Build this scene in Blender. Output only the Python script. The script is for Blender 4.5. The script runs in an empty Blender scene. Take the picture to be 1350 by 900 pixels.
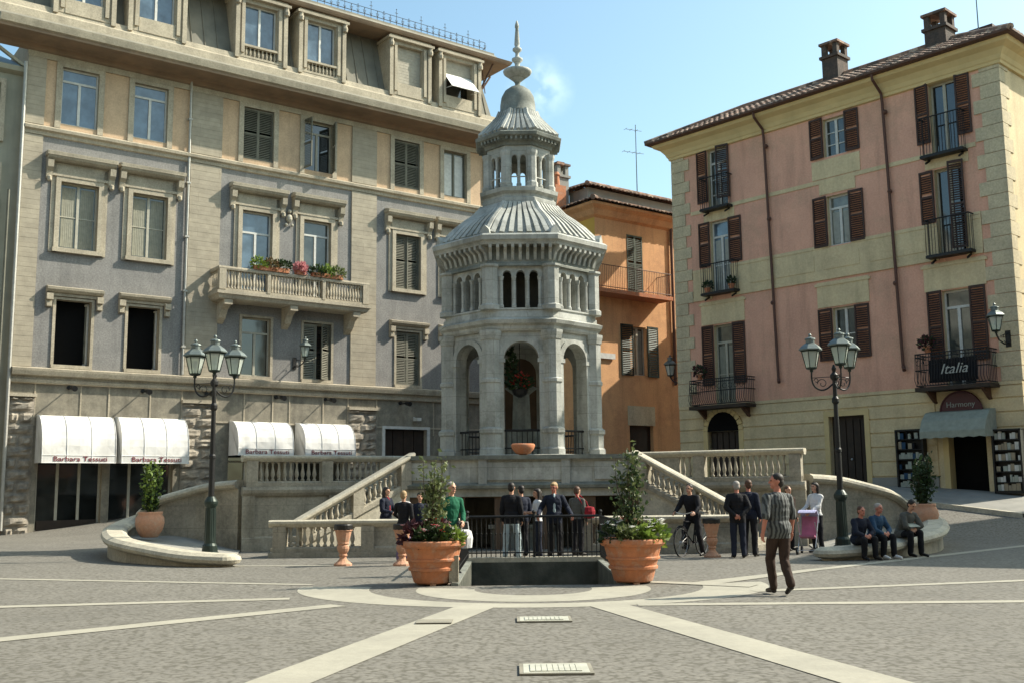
import bpy, math, random
from mathutils import Vector, Matrix
random.seed(7)
D = bpy.data
sc = bpy.context.scene
COL = sc.collection
R = math.radians
sin, cos, pi = math.sin, math.cos, math.pi

# ------------------------------------------------------------------ materials
MATS = {}
def new_mat(name):
    m = D.materials.new(name); m.use_nodes = True
    nt = m.node_tree; b = nt.nodes['Principled BSDF']
    MATS[name] = m
    return m, nt, b
def nd(nt, t, **kw):
    n = nt.nodes.new(t)
    for k, v in kw.items(): setattr(n, k, v)
    return n
def mixc(nt, fac, a, b, bt='MIX'):
    n = nt.nodes.new('ShaderNodeMix'); n.data_type = 'RGBA'; n.blend_type = bt
    for i, v in ((0, fac), (6, a), (7, b)):
        if isinstance(v, (int, float)): n.inputs[i].default_value = v
        elif isinstance(v, tuple): n.inputs[i].default_value = v + (1,) if len(v) == 3 else v
        else: nt.links.new(v, n.inputs[i])
    return n.outputs[2]
def noise(nt, co, scale, detail=4, rough=.55, stretch=None):
    if stretch:
        mp = nd(nt, 'ShaderNodeMapping'); mp.inputs['Scale'].default_value = stretch
        nt.links.new(co, mp.inputs['Vector']); co = mp.outputs[0]
    n = nd(nt, 'ShaderNodeTexNoise'); n.inputs['Scale'].default_value = scale
    n.inputs['Detail'].default_value = detail; n.inputs['Roughness'].default_value = rough
    nt.links.new(co, n.inputs['Vector'])
    return n.outputs['Fac']
def ramp(nt, fac, lo, hi):
    n = nd(nt, 'ShaderNodeMapRange'); n.inputs[1].default_value = lo; n.inputs[2].default_value = hi
    nt.links.new(fac, n.inputs[0]); return n.outputs[0]
def mth(nt, op, a, b=None):
    n = nd(nt, 'ShaderNodeMath', operation=op)
    for i, v in ((0, a), (1, b)):
        if v is None: continue
        if isinstance(v, (int, float)): n.inputs[i].default_value = v
        else: nt.links.new(v, n.inputs[i])
    return n.outputs[0]
def surf(name, c1, c2=None, rough=.85, sc1=1.2, streak=0.0, grain=0.0, bump=.2, bscale=30, stain=None, stain_amt=.5,
         spec=.3, metal=0.0, ssc=.55, gsc=14, joints=None):
    """weathered surface: big blotches c1/c2, vertical streaks, fine grain, dark stains, bump"""
    m, nt, b = new_mat(name)
    tc = nd(nt, 'ShaderNodeTexCoord'); co = tc.outputs['Object']
    c2 = c2 or tuple(x*.8 for x in c1)
    col = mixc(nt, ramp(nt, noise(nt, co, sc1, 6), .35, .65), c1, c2)
    if streak:
        s = ramp(nt, noise(nt, co, 2.2, 4, .6, (1, 1, .12)), .5, .75)
        col = mixc(nt, mth(nt, 'MULTIPLY', s, streak), col, tuple(x*.45 for x in c1))
    if stain:
        s = ramp(nt, noise(nt, co, ssc, 8, .7), .50, .66)
        col = mixc(nt, mth(nt, 'MULTIPLY', s, stain_amt), col, stain)
    if grain:
        g = noise(nt, co, gsc, 5, .75)
        col = mixc(nt, min(1, grain*2.2), col, mixc(nt, ramp(nt, g, .3, .7), (.12, .12, .12), (.9, .9, .9)), 'OVERLAY')
    if joints:
        sx = nd(nt, 'ShaderNodeSeparateXYZ'); nt.links.new(co, sx.inputs[0]); cx = nd(nt, 'ShaderNodeCombineXYZ')
        nt.links.new(mth(nt, 'ADD', sx.outputs[0], mth(nt, 'MULTIPLY', sx.outputs[1], .8)), cx.inputs[0]); nt.links.new(sx.outputs[2], cx.inputs[1])
        br = nd(nt, 'ShaderNodeTexBrick'); nt.links.new(cx.outputs[0], br.inputs['Vector']); br.inputs['Scale'].default_value = 1
        br.inputs['Brick Width'].default_value = joints[0]; br.inputs['Row Height'].default_value = joints[1]; br.inputs['Mortar Size'].default_value = .008; br.inputs['Mortar Smooth'].default_value = .4
        br.inputs['Color1'].default_value = (1, 1, 1, 1); br.inputs['Color2'].default_value = (.8, .8, .78, 1); br.inputs['Mortar'].default_value = (.35, .34, .3, 1)
        col = mixc(nt, joints[2], col, br.outputs['Color'], 'MULTIPLY')
    nt.links.new(col, b.inputs['Base Color'])
    b.inputs['Roughness'].default_value = rough
    b.inputs['Specular IOR Level'].default_value = spec
    b.inputs['Metallic'].default_value = metal
    if bump:
        bp = nd(nt, 'ShaderNodeBump'); bp.inputs['Strength'].default_value = bump; bp.inputs['Distance'].default_value = .02
        nt.links.new(noise(nt, co, bscale, 5, .6), bp.inputs['Height']); nt.links.new(bp.outputs[0], b.inputs['Normal'])
    return m
def plain(name, c, rough=.6, metal=0, spec=.4):
    m, nt, b = new_mat(name)
    tc = nd(nt, 'ShaderNodeTexCoord')
    col = mixc(nt, ramp(nt, noise(nt, tc.outputs['Object'], 6, 4), .3, .7), c, tuple(x*.78 for x in c))
    nt.links.new(col, b.inputs['Base Color'])
    b.inputs['Roughness'].default_value = rough; b.inputs['Metallic'].default_value = metal
    b.inputs['Specular IOR Level'].default_value = spec
    if name.startswith('c_'):
        bp = nd(nt, 'ShaderNodeBump'); bp.inputs['Strength'].default_value = .7; bp.inputs['Distance'].default_value = .03
        nt.links.new(noise(nt, tc.outputs['Object'], 7, 3, .5, (1, 1, .55)), bp.inputs['Height']); nt.links.new(bp.outputs[0], b.inputs['Normal'])
    return m
def leafmat(name, c1, c2):
    m, nt, b = new_mat(name)
    g = nd(nt, 'ShaderNodeNewGeometry')
    col = mixc(nt, g.outputs['Random Per Island'], c1, c2)
    nt.links.new(col, b.inputs['Base Color']); b.inputs['Roughness'].default_value = .6
    b.inputs['Subsurface Weight'].default_value = 0
    tr = nd(nt, 'ShaderNodeBsdfTranslucent'); nt.links.new(col, tr.inputs['Color'])
    ms = nd(nt, 'ShaderNodeMixShader'); ms.inputs[0].default_value = .3
    out = nt.nodes['Material Output']
    nt.links.new(b.outputs[0], ms.inputs[1]); nt.links.new(tr.outputs[0], ms.inputs[2]); nt.links.new(ms.outputs[0], out.inputs[0])
    return m
def coursed(name, c1, c2, cj, bw, bh, rough=.9, bump=.3, joint=.02, vert=True, blend=.5):
    """stone laid in courses: brick texture over (x+y , z) of the object"""
    m, nt, b = new_mat(name)
    tc = nd(nt, 'ShaderNodeTexCoord'); sx = nd(nt, 'ShaderNodeSeparateXYZ'); nt.links.new(tc.outputs['Object'], sx.inputs[0])
    cx = nd(nt, 'ShaderNodeCombineXYZ'); nt.links.new(mth(nt, 'ADD', sx.outputs[0], sx.outputs[1]), cx.inputs[0]); nt.links.new(sx.outputs[2], cx.inputs[1])
    br = nd(nt, 'ShaderNodeTexBrick'); nt.links.new(cx.outputs[0], br.inputs['Vector'])
    br.inputs['Scale'].default_value = 1; br.inputs['Brick Width'].default_value = bw; br.inputs['Row Height'].default_value = bh
    br.inputs['Mortar Size'].default_value = joint; br.inputs['Mortar Smooth'].default_value = .3
    br.inputs['Color1'].default_value = c1+(1,); br.inputs['Color2'].default_value = c2+(1,); br.inputs['Mortar'].default_value = cj+(1,)
    n = ramp(nt, noise(nt, tc.outputs['Object'], 2.5, 7, .65), .35, .7)
    col = mixc(nt, mth(nt, 'MULTIPLY', n, blend), br.outputs['Color'], tuple(x*.5 for x in c1))
    nt.links.new(col, b.inputs['Base Color']); b.inputs['Roughness'].default_value = rough; b.inputs['Specular IOR Level'].default_value = .25
    bp = nd(nt, 'ShaderNodeBump'); bp.inputs['Strength'].default_value = bump; bp.inputs['Distance'].default_value = .03
    h = mth(nt, 'SUBTRACT', noise(nt, tc.outputs['Object'], 14, 5), mth(nt, 'MULTIPLY', br.outputs['Fac'], 1.0))
    nt.links.new(h, bp.inputs['Height']); nt.links.new(bp.outputs[0], b.inputs['Normal'])
    return m

M = MATS
surf('stucco_blue', (.235, .228, .215), (.185, .18, .172), streak=.5, grain=.2, bump=.25, stain=(.22, .21, .2), stain_amt=.5)
surf('stucco_peach', (.54, .385, .25), (.46, .33, .215), streak=.35, grain=.1, bump=.1)
surf('stone_cream', (.42, .37, .28), (.33, .29, .22), streak=.5, grain=.16, bump=.25, stain=(.25, .22, .17), stain_amt=.4)
coursed('stone_coursed', (.39, .345, .265), (.35, .31, .24), (.29, .255, .195), 1.9, .41, bump=.15, joint=.01)
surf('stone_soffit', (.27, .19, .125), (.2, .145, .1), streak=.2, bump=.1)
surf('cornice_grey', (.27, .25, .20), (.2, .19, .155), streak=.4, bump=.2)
surf('panel_tufa', (.27, .245, .19), (.18, .165, .13), sc1=2.5, streak=.8, grain=.12, bump=.35, stain=(.12, .11, .09), stain_amt=.5)
surf('stone_rough', (.34, .30, .24), (.17, .155, .13), sc1=3.5, grain=.2, bump=1.0, bscale=9)
surf('mansard', (.20, .19, .155), (.15, .145, .12), streak=.3, bump=.1)
surf('marble', (.45, .455, .42), (.33, .335, .30), sc1=1.6, streak=.9, grain=.08, bump=.25, stain=(.14, .145, .12), stain_amt=.6, rough=.7, ssc=1.1, joints=(1.1, .55, .55))
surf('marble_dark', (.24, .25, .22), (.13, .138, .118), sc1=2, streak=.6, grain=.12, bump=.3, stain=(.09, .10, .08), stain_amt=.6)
surf('terrace_stone', (.38, .345, .27), (.28, .255, .205), sc1=1.3, streak=.8, grain=.14, bump=.4, stain=(.13, .125, .095), stain_amt=.6, ssc=.9, joints=(1.3, .62, .5))
surf('coping', (.50, .46, .36), (.38, .35, .28), sc1=2, streak=.3, ssc=1.5, grain=.14, bump=.25, stain=(.24, .22, .18), stain_amt=.4)
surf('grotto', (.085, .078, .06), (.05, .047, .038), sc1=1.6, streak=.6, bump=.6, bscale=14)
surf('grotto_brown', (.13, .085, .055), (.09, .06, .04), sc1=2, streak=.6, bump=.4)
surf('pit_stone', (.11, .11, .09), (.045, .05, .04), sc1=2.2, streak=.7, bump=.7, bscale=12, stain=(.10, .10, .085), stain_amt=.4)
surf('pink', (.70, .385, .27), (.60, .33, .235), sc1=.7, streak=.5, grain=.1, bump=.12, stain=(.42, .28, .19), stain_amt=.5)
surf('yellow', (.65, .53, .32), (.54, .44, .27), sc1=1.0, streak=.45, grain=.09, bump=.15, stain=(.42, .33, .2), stain_amt=.45)
surf('quoin', (.55, .47, .31), (.45, .385, .26), sc1=1.3, streak=.4, grain=.14, bump=.4)
surf('cornice_yellow', (.64, .50, .25), (.56, .44, .22), streak=.2, bump=.08)
surf('orange', (.64, .355, .17), (.55, .30, .145), sc1=.9, streak=.5, grain=.1, bump=.12, stain=(.26, .13, .07), stain_amt=.45)
surf('yellow_wall', (.60, .38, .08), (.52, .33, .08), bump=.1)
surf('green_wall', (.33, .32, .25), (.27, .265, .21), streak=.3, bump=.1)
surf('render_grey', (.30, .29, .26), (.24, .235, .21), streak=.3, bump=.1)
surf('terracotta', (.46, .18, .085), (.38, .15, .075), sc1=5, grain=.08, bump=.25, bscale=18, stain=(.42, .28, .2), stain_amt=.6, ssc=5)
surf('terracotta_pale', (.50, .27, .17), (.42, .22, .14), sc1=6, grain=.08, bump=.3, bscale=18, stain=(.5, .38, .28), stain_amt=.6, ssc=6)
surf('wood_brown', (.06, .032, .024), (.045, .025, .019), sc1=4, streak=.4, bump=.1, rough=.6)
surf('wood_door', (.04, .028, .02), (.028, .02, .015), sc1=4, streak=.5, bump=.2, rough=.6)
surf('shutter_grey', (.16, .155, .12), (.12, .118, .09), sc1=3, streak=.3, bump=.1, rough=.7)
surf('shutter_green', (.07, .085, .06), (.05, .062, .045), sc1=3, streak=.3, bump=.1, rough=.7)
plain('frame_white', (.60, .60, .56), .5)
plain('frame_cream', (.42, .40, .32), .55)
surf('brick_dark', (.10, .07, .055), (.06, .048, .04), sc1=4, grain=.2, bump=.5, stain=(.07, .06, .05), stain_amt=.6, ssc=2)
plain('iron', (.018, .018, .018), .5, .3)
plain('iron_green', (.022, .035, .028), .45, .3)
plain('iron_rust', (.10, .05, .03), .7)
plain('copper_pipe', (.10, .045, .03), .6)
plain('pipe_pale', (.42, .41, .37), .5, .2)
plain('zinc', (.17, .20, .19), .45, .4)
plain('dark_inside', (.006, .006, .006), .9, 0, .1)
plain('bin_black', (.015, .014, .012), .45)
plain('curtain', (.36, .37, .33), .9)
plain('curtain_dim', (.27, .265, .21), .9)
surf('canvas_white', (.76, .75, .72), (.68, .67, .64), sc1=2, streak=.35, bump=.15, bscale=4, stain=(.5, .49, .45), stain_amt=.5, ssc=1.5)
plain('canvas_grey', (.30, .33, .28), .85, 0, .1)
plain('roller_blind', (.40, .37, .30), .8)
plain('letter_red', (.22, .02, .03), .6)
plain('letter_white', (.34, .36, .34), .6)
plain('sign_red', (.07, .012, .018), .4)
plain('skin', (.55, .30, .20), .55)
plain('skin_red', (.50, .20, .14), .55)
plain('eye_dark', (.02, .015, .012), .3)
plain('lips', (.34, .11, .09), .5)
plain('hair_dark', (.02, .015, .012), .6)
plain('hair_brown', (.09, .045, .025), .6)
plain('hair_blond', (.36, .25, .13), .7)
plain('hair_grey', (.34, .31, .28), .7)
plain('c_black', (.014, .014, .017), .85, 0, .2)
plain('c_navy', (.016, .02, .035), .85, 0, .2)
plain('c_blue', (.03, .07, .13), .85, 0, .2)
plain('c_jeans', (.06, .09, .14), .85, 0, .2)
plain('c_paleblue', (.40, .48, .50), .85, 0, .2)
plain('c_white', (.62, .62, .62), .85, 0, .2)
plain('c_green', (.015, .11, .06), .85, 0, .2)
plain('c_red', (.28, .02, .03), .85, 0, .2)
plain('c_grey', (.10, .10, .09), .85, 0, .2)
plain('c_brown', (.05, .032, .025), .85, 0, .2)
plain('c_lilac', (.42, .42, .62), .8, 0, .2)
plain('c_pink', (.45, .16, .25), .8, 0, .2)
plain('c_purple', (.16, .12, .2), .8, 0, .2)
plain('shoe', (.012, .010, .009), .4)
plain('rubber', (.01, .01, .01), .7)
plain('chrome', (.45, .45, .45), .3, .8)
plain('soil', (.03, .02, .014), .95)
plain('bark', (.09, .07, .05), .9)
plain('paper_pale', (.34, .37, .32), .6)
plain('paper_white', (.6, .6, .56), .6)
plain('paper_tan', (.32, .27, .19), .6)
plain('paper_red', (.25, .04, .04), .6)
plain('plate_metal', (.50, .50, .42), .6, .1)
plain('board_yellow', (.48, .38, .10), .6)
leafmat('leaf_olive', (.16, .19, .07), (.07, .10, .035))
leafmat('leaf_dark', (.035, .07, .02), (.018, .035, .012))
leafmat('leaf_lime', (.22, .30, .05), (.10, .17, .03))
leafmat('leaf_red', (.09, .02, .025), (.04, .012, .016))
leafmat('petal_white', (.8, .8, .75), (.65, .65, .6))
leafmat('petal_red', (.5, .04, .02), (.35, .03, .02))
leafmat('petal_pink', (.65, .32, .32), (.5, .2, .22))
leafmat('leaf_autumn', (.20, .10, .05), (.06, .08, .03))

def glass(name, c, rough=.06, spec=.9):
    m, nt, b = new_mat(name)
    tc = nd(nt, 'ShaderNodeTexCoord')
    col = mixc(nt, ramp(nt, noise(nt, tc.outputs['Object'], 1.7, 3), .35, .65), c, tuple(x*.45 for x in c))
    nt.links.new(col, b.inputs['Base Color']); b.inputs['Roughness'].default_value = rough
    b.inputs['Specular IOR Level'].default_value = spec; b.inputs['IOR'].default_value = 1.55
    bp = nd(nt, 'ShaderNodeBump'); bp.inputs['Strength'].default_value = .06; bp.inputs['Distance'].default_value = .05
    nt.links.new(noise(nt, tc.outputs['Object'], 1.3, 1), bp.inputs['Height']); nt.links.new(bp.outputs[0], b.inputs['Normal'])
    return m
glass('glass_dark', (.02, .023, .022)); glass('glass_curtain', (.20, .21, .18), .12, .6); glass('glass_blue', (.10, .15, .20), .05, 1.0)
glass('glass_mid', (.07, .08, .07), .08, .8)
def lantern_glass():
    m, nt, b = new_mat('lantern_glass')
    b.inputs['Base Color'].default_value = (.72, .78, .72, 1); b.inputs['Roughness'].default_value = .25
    tr = nd(nt, 'ShaderNodeBsdfTransparent'); tr.inputs[0].default_value = (.8, .88, .82, 1)
    ms = nd(nt, 'ShaderNodeMixShader'); ms.inputs[0].default_value = .55
    nt.links.new(b.outputs[0], ms.inputs[1]); nt.links.new(tr.outputs[0], ms.inputs[2]); nt.links.new(ms.outputs[0], nt.nodes['Material Output'].inputs[0])
lantern_glass()

def ground_mat():
    m, nt, b = new_mat('paving_asphalt')
    tc = nd(nt, 'ShaderNodeTexCoord'); co = tc.outputs['Object']
    n1 = ramp(nt, noise(nt, co, .25, 6, .6), .35, .65)
    col = mixc(nt, n1, (.20, .19, .168), (.16, .152, .135))
    n2 = ramp(nt, noise(nt, co, 3.5, 6, .7), .35, .65)
    col = mixc(nt, mth(nt, 'MULTIPLY', n2, .25), col, (.13, .12, .10))
    # setts laid in arcs read as cells
    vo = nd(nt, 'ShaderNodeTexVoronoi'); vo.inputs['Scale'].default_value = 16; nt.links.new(co, vo.inputs['Vector'])
    sp = nd(nt, 'ShaderNodeSeparateColor'); nt.links.new(vo.outputs['Color'], sp.inputs[0])
    col = mixc(nt, .16, col, mixc(nt, sp.outputs[0], (.10, .093, .078), (.29, .27, .225)))
    col = mixc(nt, ramp(nt, vo.outputs['Distance'], .45, .75), col, (.11, .103, .085))
    vo2 = nd(nt, 'ShaderNodeTexVoronoi'); vo2.inputs['Scale'].default_value = .9; nt.links.new(co, vo2.inputs['Vector'])
    st = ramp(nt, noise(nt, co, .45, 9, .75), .5, .68)
    col = mixc(nt, mth(nt, 'MULTIPLY', st, .55), col, (.11, .105, .092))
    st = ramp(nt, noise(nt, co, 5, 3, .5), .68, .74)
    col = mixc(nt, mth(nt, 'MULTIPLY', st, .25), col, (.09, .085, .075))
    nt.links.new(col, b.inputs['Base Color']); b.inputs['Roughness'].default_value = .88; b.inputs['Specular IOR Level'].default_value = .25
    bp = nd(nt, 'ShaderNodeBump'); bp.inputs['Strength'].default_value = .3; bp.inputs['Distance'].default_value = .012
    h = mth(nt, 'SUBTRACT', noise(nt, co, 18, 4, .7), vo.outputs['Distance'])
    nt.links.new(h, bp.inputs['Height']); nt.links.new(bp.outputs[0], b.inputs['Normal'])
ground_mat()
def road_mat():
    m, nt, b = new_mat('band_stone')
    tc = nd(nt, 'ShaderNodeTexCoord'); co = tc.outputs['Object']
    col = mixc(nt, ramp(nt, noise(nt, co, 1.3, 6, .65), .35, .65), (.37, .35, .285), (.30, .285, .235))
    col = mixc(nt, mth(nt, 'MULTIPLY', ramp(nt, noise(nt, co, 9, 5, .7), .45, .7), .3), col, (.22, .21, .17))
    col = mixc(nt, mth(nt, 'MULTIPLY', ramp(nt, noise(nt, co, .6, 7, .7), .5, .68), .4), col, (.27, .255, .21))
    nt.links.new(col, b.inputs['Base Color']); b.inputs['Roughness'].default_value = .8; b.inputs['Specular IOR Level'].default_value = .3
    bp = nd(nt, 'ShaderNodeBump'); bp.inputs['Strength'].default_value = .3; bp.inputs['Distance'].default_value = .01
    nt.links.new(noise(nt, co, 25, 4), bp.inputs['Height']); nt.links.new(bp.outputs[0], b.inputs['Normal'])
road_mat()
def tile_mat():
    m, nt, b = new_mat('roof_tiles')
    tc = nd(nt, 'ShaderNodeTexCoord'); co = tc.outputs['Object']
    vo = nd(nt, 'ShaderNodeTexVoronoi'); vo.inputs['Scale'].default_value = 3.4; nt.links.new(co, vo.inputs['Vector'])
    sp = nd(nt, 'ShaderNodeSeparateColor'); nt.links.new(vo.outputs['Color'], sp.inputs[0])
    cr = nd(nt, 'ShaderNodeValToRGB'); e = cr.color_ramp.elements
    e[0].color = (.07, .055, .045, 1); e[1].color = (.48, .36, .27, 1)
    x = e.new(.35); x.color = (.19, .11, .08, 1); x = e.new(.65); x.color = (.30, .17, .115, 1)
    nt.links.new(sp.outputs[0], cr.inputs[0])
    col = mixc(nt, mth(nt, 'MULTIPLY', ramp(nt, noise(nt, co, 2, 6), .4, .7), .5), cr.outputs[0], (.08, .075, .055))
    nt.links.new(col, b.inputs['Base Color']); b.inputs['Roughness'].default_value = .9
tile_mat()
def stripe_shirt():
    m, nt, b = new_mat('shirt_striped')
    tc = nd(nt, 'ShaderNodeTexCoord'); wv = nd(nt, 'ShaderNodeTexWave'); wv.bands_direction = 'X'
    wv.inputs['Scale'].default_value = 6; wv.inputs['Distortion'].default_value = 5.0; wv.inputs['Detail'].default_value = 3; nt.links.new(tc.outputs['Object'], wv.inputs['Vector'])
    col = mixc(nt, ramp(nt, wv.outputs['Fac'], .3, .7), (.025, .028, .03), (.12, .13, .128))
    nt.links.new(col, b.inputs['Base Color']); b.inputs['Roughness'].default_value = .85
stripe_shirt()

# ------------------------------------------------------------------ mesh builder
class MB:
    def __init__(s): s.v = []; s.f = []; s.m = []
    def add(s, pts, faces, mi=0):
        o = len(s.v); s.v += [tuple(p) for p in pts]
        s.f += [tuple(i+o for i in f) for f in faces]; s.m += [mi]*len(faces); return s
    def box(s, x0, x1, y0, y1, z0, z1, mi=0):
        p = [(x, y, z) for z in (z0, z1) for y in (y0, y1) for x in (x0, x1)]
        return s.add(p, [(0, 2, 3, 1), (4, 5, 7, 6), (0, 1, 5, 4), (2, 6, 7, 3), (0, 4, 6, 2), (1, 3, 7, 5)], mi)
    def obox(s, c, ax, ay, az, mi=0):   # centre and three half-axis vectors
        c, ax, ay, az = map(Vector, (c, ax, ay, az))
        p = [c+i*ax+j*ay+k*az for k in (-1, 1) for j in (-1, 1) for i in (-1, 1)]
        return s.add(p, [(0, 2, 3, 1), (4, 5, 7, 6), (0, 1, 5, 4), (2, 6, 7, 3), (0, 4, 6, 2), (1, 3, 7, 5)], mi)
    def poly(s, pts, mi=0): return s.add(pts, [tuple(range(len(pts)))], mi)
    def extr(s, pts, vec, mi=0):
        n = len(pts); v = Vector(vec); q = [Vector(p) for p in pts]
        return s.add(q+[p+v for p in q], [tuple(range(n))[::-1], tuple(range(n, 2*n))]+[(i, (i+1) % n, n+(i+1) % n, n+i) for i in range(n)], mi)
    def tube(s, p0, p1, r0, r1=None, n=8, mi=0):
        p0, p1 = Vector(p0), Vector(p1); r1 = r0 if r1 is None else r1
        return s.path([p0, p1], [r0, r1], n, mi)
    def path(s, pts, r, n=8, mi=0, closed=False):
        pts = [Vector(p) for p in pts]; k = len(pts)
        rr = r if isinstance(r, (list, tuple)) else [r]*k
        vs = []; up = None
        for i, p in enumerate(pts):
            if closed: t = pts[(i+1) % k]-pts[i-1]
            else: t = pts[min(i+1, k-1)]-pts[max(i-1, 0)]
            t.normalize()
            if up is None: up = t.orthogonal().normalized()
            up = (up-t*up.dot(t)); up = up.normalized() if up.length > 1e-6 else t.orthogonal().normalized()
            w = t.cross(up)
            vs += [p+(up*cos(2*pi*j/n)+w*sin(2*pi*j/n))*rr[i] for j in range(n)]
        fs = []
        for i in range(k if closed else k-1):
            a, b = i*n, ((i+1) % k)*n
            fs += [(a+j, a+(j+1) % n, b+(j+1) % n, b+j) for j in range(n)]
        if not closed: fs += [tuple(range(n))[::-1], tuple(range((k-1)*n, k*n))]
        return s.add(vs, fs, mi)
    def lathe(s, prof, c=(0, 0, 0), n=20, a0=0, mi=0, caps=True):
        vs = []
        for r, z in prof: vs += [(c[0]+r*cos(a0+2*pi*j/n), c[1]+r*sin(a0+2*pi*j/n), c[2]+z) for j in range(n)]
        fs = []
        for i in range(len(prof)-1):
            a, b = i*n, (i+1)*n
            fs += [(a+j, a+(j+1) % n, b+(j+1) % n, b+j) for j in range(n)]
        if caps: fs += [tuple(range(n))[::-1], tuple(range((len(prof)-1)*n, len(prof)*n))]
        return s.add(vs, fs, mi)
    def oct(s, prof, c=(0, 0, 0), mi=0, caps=True):   # prof radii are apothems
        return s.lathe([(r/cos(pi/8), z) for r, z in prof], c, 8, pi/8, mi, caps)
    def sweep(s, prof, path, closed=False, mi=0, zs=None):
        """prof: closed polygon of (out,z); path: xy points; 'out' goes to the right of travel"""
        k = len(path); n = len(prof); P = [Vector(p) for p in path]; vs = []
        for i in range(k):
            d0 = (P[i]-P[i-1]).normalized() if (i > 0 or closed) else (P[1]-P[0]).normalized()
            d1 = (P[(i+1) % k]-P[i]).normalized() if (i < k-1 or closed) else d0
            n0 = Vector((d0.y, -d0.x)); n1 = Vector((d1.y, -d1.x)); b = n0+n1
            b = b/max(.3, b.dot(n0)) if b.length > 1e-6 else n0
            dz = zs[i] if zs else 0
            vs += [(P[i].x+b.x*o, P[i].y+b.y*o, z+dz) for o, z in prof]
        fs = []
        for i in range(k if closed else k-1):
            a, b = i*n, ((i+1) % k)*n
            fs += [(a+j, a+(j+1) % n, b+(j+1) % n, b+j) for j in range(n)]
        if not closed: fs += [tuple(range(n)), tuple(range((k-1)*n, k*n))[::-1]]
        return s.add(vs, fs, mi)
    def sphere(s, c, r, n=12, mi=0, sz=1):
        k = max(4, n//2); prof = [(r*sin(pi*i/k), -r*cos(pi*i/k)*sz) for i in range(k+1)]
        prof[0] = (.0005, prof[0][1]); prof[-1] = (.0005, prof[-1][1])
        return s.lathe(prof, c, n, 0, mi)
    def leaves(s, cen, spread, cnt, size, mi=0, rnd=random, shape=None, up=.3):
        """leaf-sized bent faces scattered through an ellipsoid (or shape(t) -> radius over height)"""
        for _ in range(cnt):
            if shape:
                t = rnd.random(); a = rnd.uniform(0, 2*pi); q = shape(t)*math.sqrt(rnd.random())
                p = Vector((cen[0]+q*cos(a), cen[1]+q*sin(a), cen[2]+t*spread[2]))
                out = Vector((cos(a), sin(a), up))
            else:
                while True:
                    d = Vector((rnd.uniform(-1, 1), rnd.uniform(-1, 1), rnd.uniform(-1, 1)))
                    if d.length < 1: break
                p = Vector(cen)+Vector((d.x*spread[0], d.y*spread[1], d.z*spread[2])); out = d+Vector((0, 0, up))
            d = (out.normalized()+Vector((rnd.uniform(-1, 1), rnd.uniform(-1, 1), rnd.uniform(-.6, 1)))*.8).normalized()
            w = d.orthogonal().normalized(); w.rotate(Matrix.Rotation(rnd.uniform(0, 6.28), 3, d))
            l = size*rnd.uniform(.45, 1.5); h = l*.32
            nn = d.cross(w)*h*.35
            s.add([p, p+d*l*.5+w*h+nn, p+d*l, p+d*l*.5-w*h+nn], [(0, 1, 2), (0, 2, 3)], mi)
        return s
    def build(s, name, mats, parent=None, smooth=False, loc=None, rot=None, bevel=0):
        me = D.meshes.new(name); me.from_pydata(s.v, [], s.f)
        if isinstance(mats, str): mats = [mats]
        for mm in mats: me.materials.append(MATS[mm])
        if len(mats) > 1: me.polygons.foreach_set('material_index', s.m)
        if smooth: me.polygons.foreach_set('use_smooth', [True]*len(me.polygons))
        me.update()
        o = D.objects.new(name, me); COL.objects.link(o)
        if parent: o.parent = parent
        if loc: o.location = loc
        if rot: o.rotation_euler = rot
        if bevel:
            b = o.modifiers.new('b', 'BEVEL'); b.width = bevel; b.segments = 2; b.limit_method = 'ANGLE'
        if smooth == 'auto':
            pass
        return o
def fixn(o):
    return o
def tag(o, label=None, cat=None, group=None, kind=None):
    if label: o['label'] = label
    if cat: o['category'] = cat
    if group: o['group'] = group
    if kind: o['kind'] = kind
    return o
def empty(name, loc=(0, 0, 0), rz=0, label=None, cat=None, group=None):
    o = D.objects.new(name, None); COL.objects.link(o); o.location = loc; o.rotation_euler = (0, 0, rz)
    o.empty_display_size = .3
    return tag(o, label, cat, group)
def copy_tree(o, parent=None):
    c = o.copy(); COL.objects.link(c); c.parent = parent
    for ch in list(o.children): copy_tree(ch, c)
    return c
def text(name, s, size, mat, parent, loc, rot, ext=.008, align='CENTER', shear=0, w=1.0):
    cu = D.curves.new(name, 'FONT'); cu.body = s; cu.size = size; cu.extrude = ext; cu.align_x = align; cu.shear = shear
    o = D.objects.new(name, cu); COL.objects.link(o)
    bpy.context.view_layer.update()
    me = D.meshes.new_from_object(o.evaluated_get(bpy.context.evaluated_depsgraph_get()))
    D.objects.remove(o); me.materials.clear(); me.materials.append(MATS[mat])
    o = D.objects.new(name, me); COL.objects.link(o); o.parent = parent; o.location = loc; o.rotation_euler = rot; o.scale = (w, 1, 1)
    return o
def smooth01(t): t = max(0, min(1, t)); return t*t*(3-2*t)
def gz(x, y):
    """height of the ground: flat square, rising behind towards the terrace and the pink house"""
    k = .25 if x > 0 else .45
    w = smooth01((x+5)/10); div = 14+(11-14)*w
    return 1.5*smooth01((y-32.25+k*x)/div)
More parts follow.
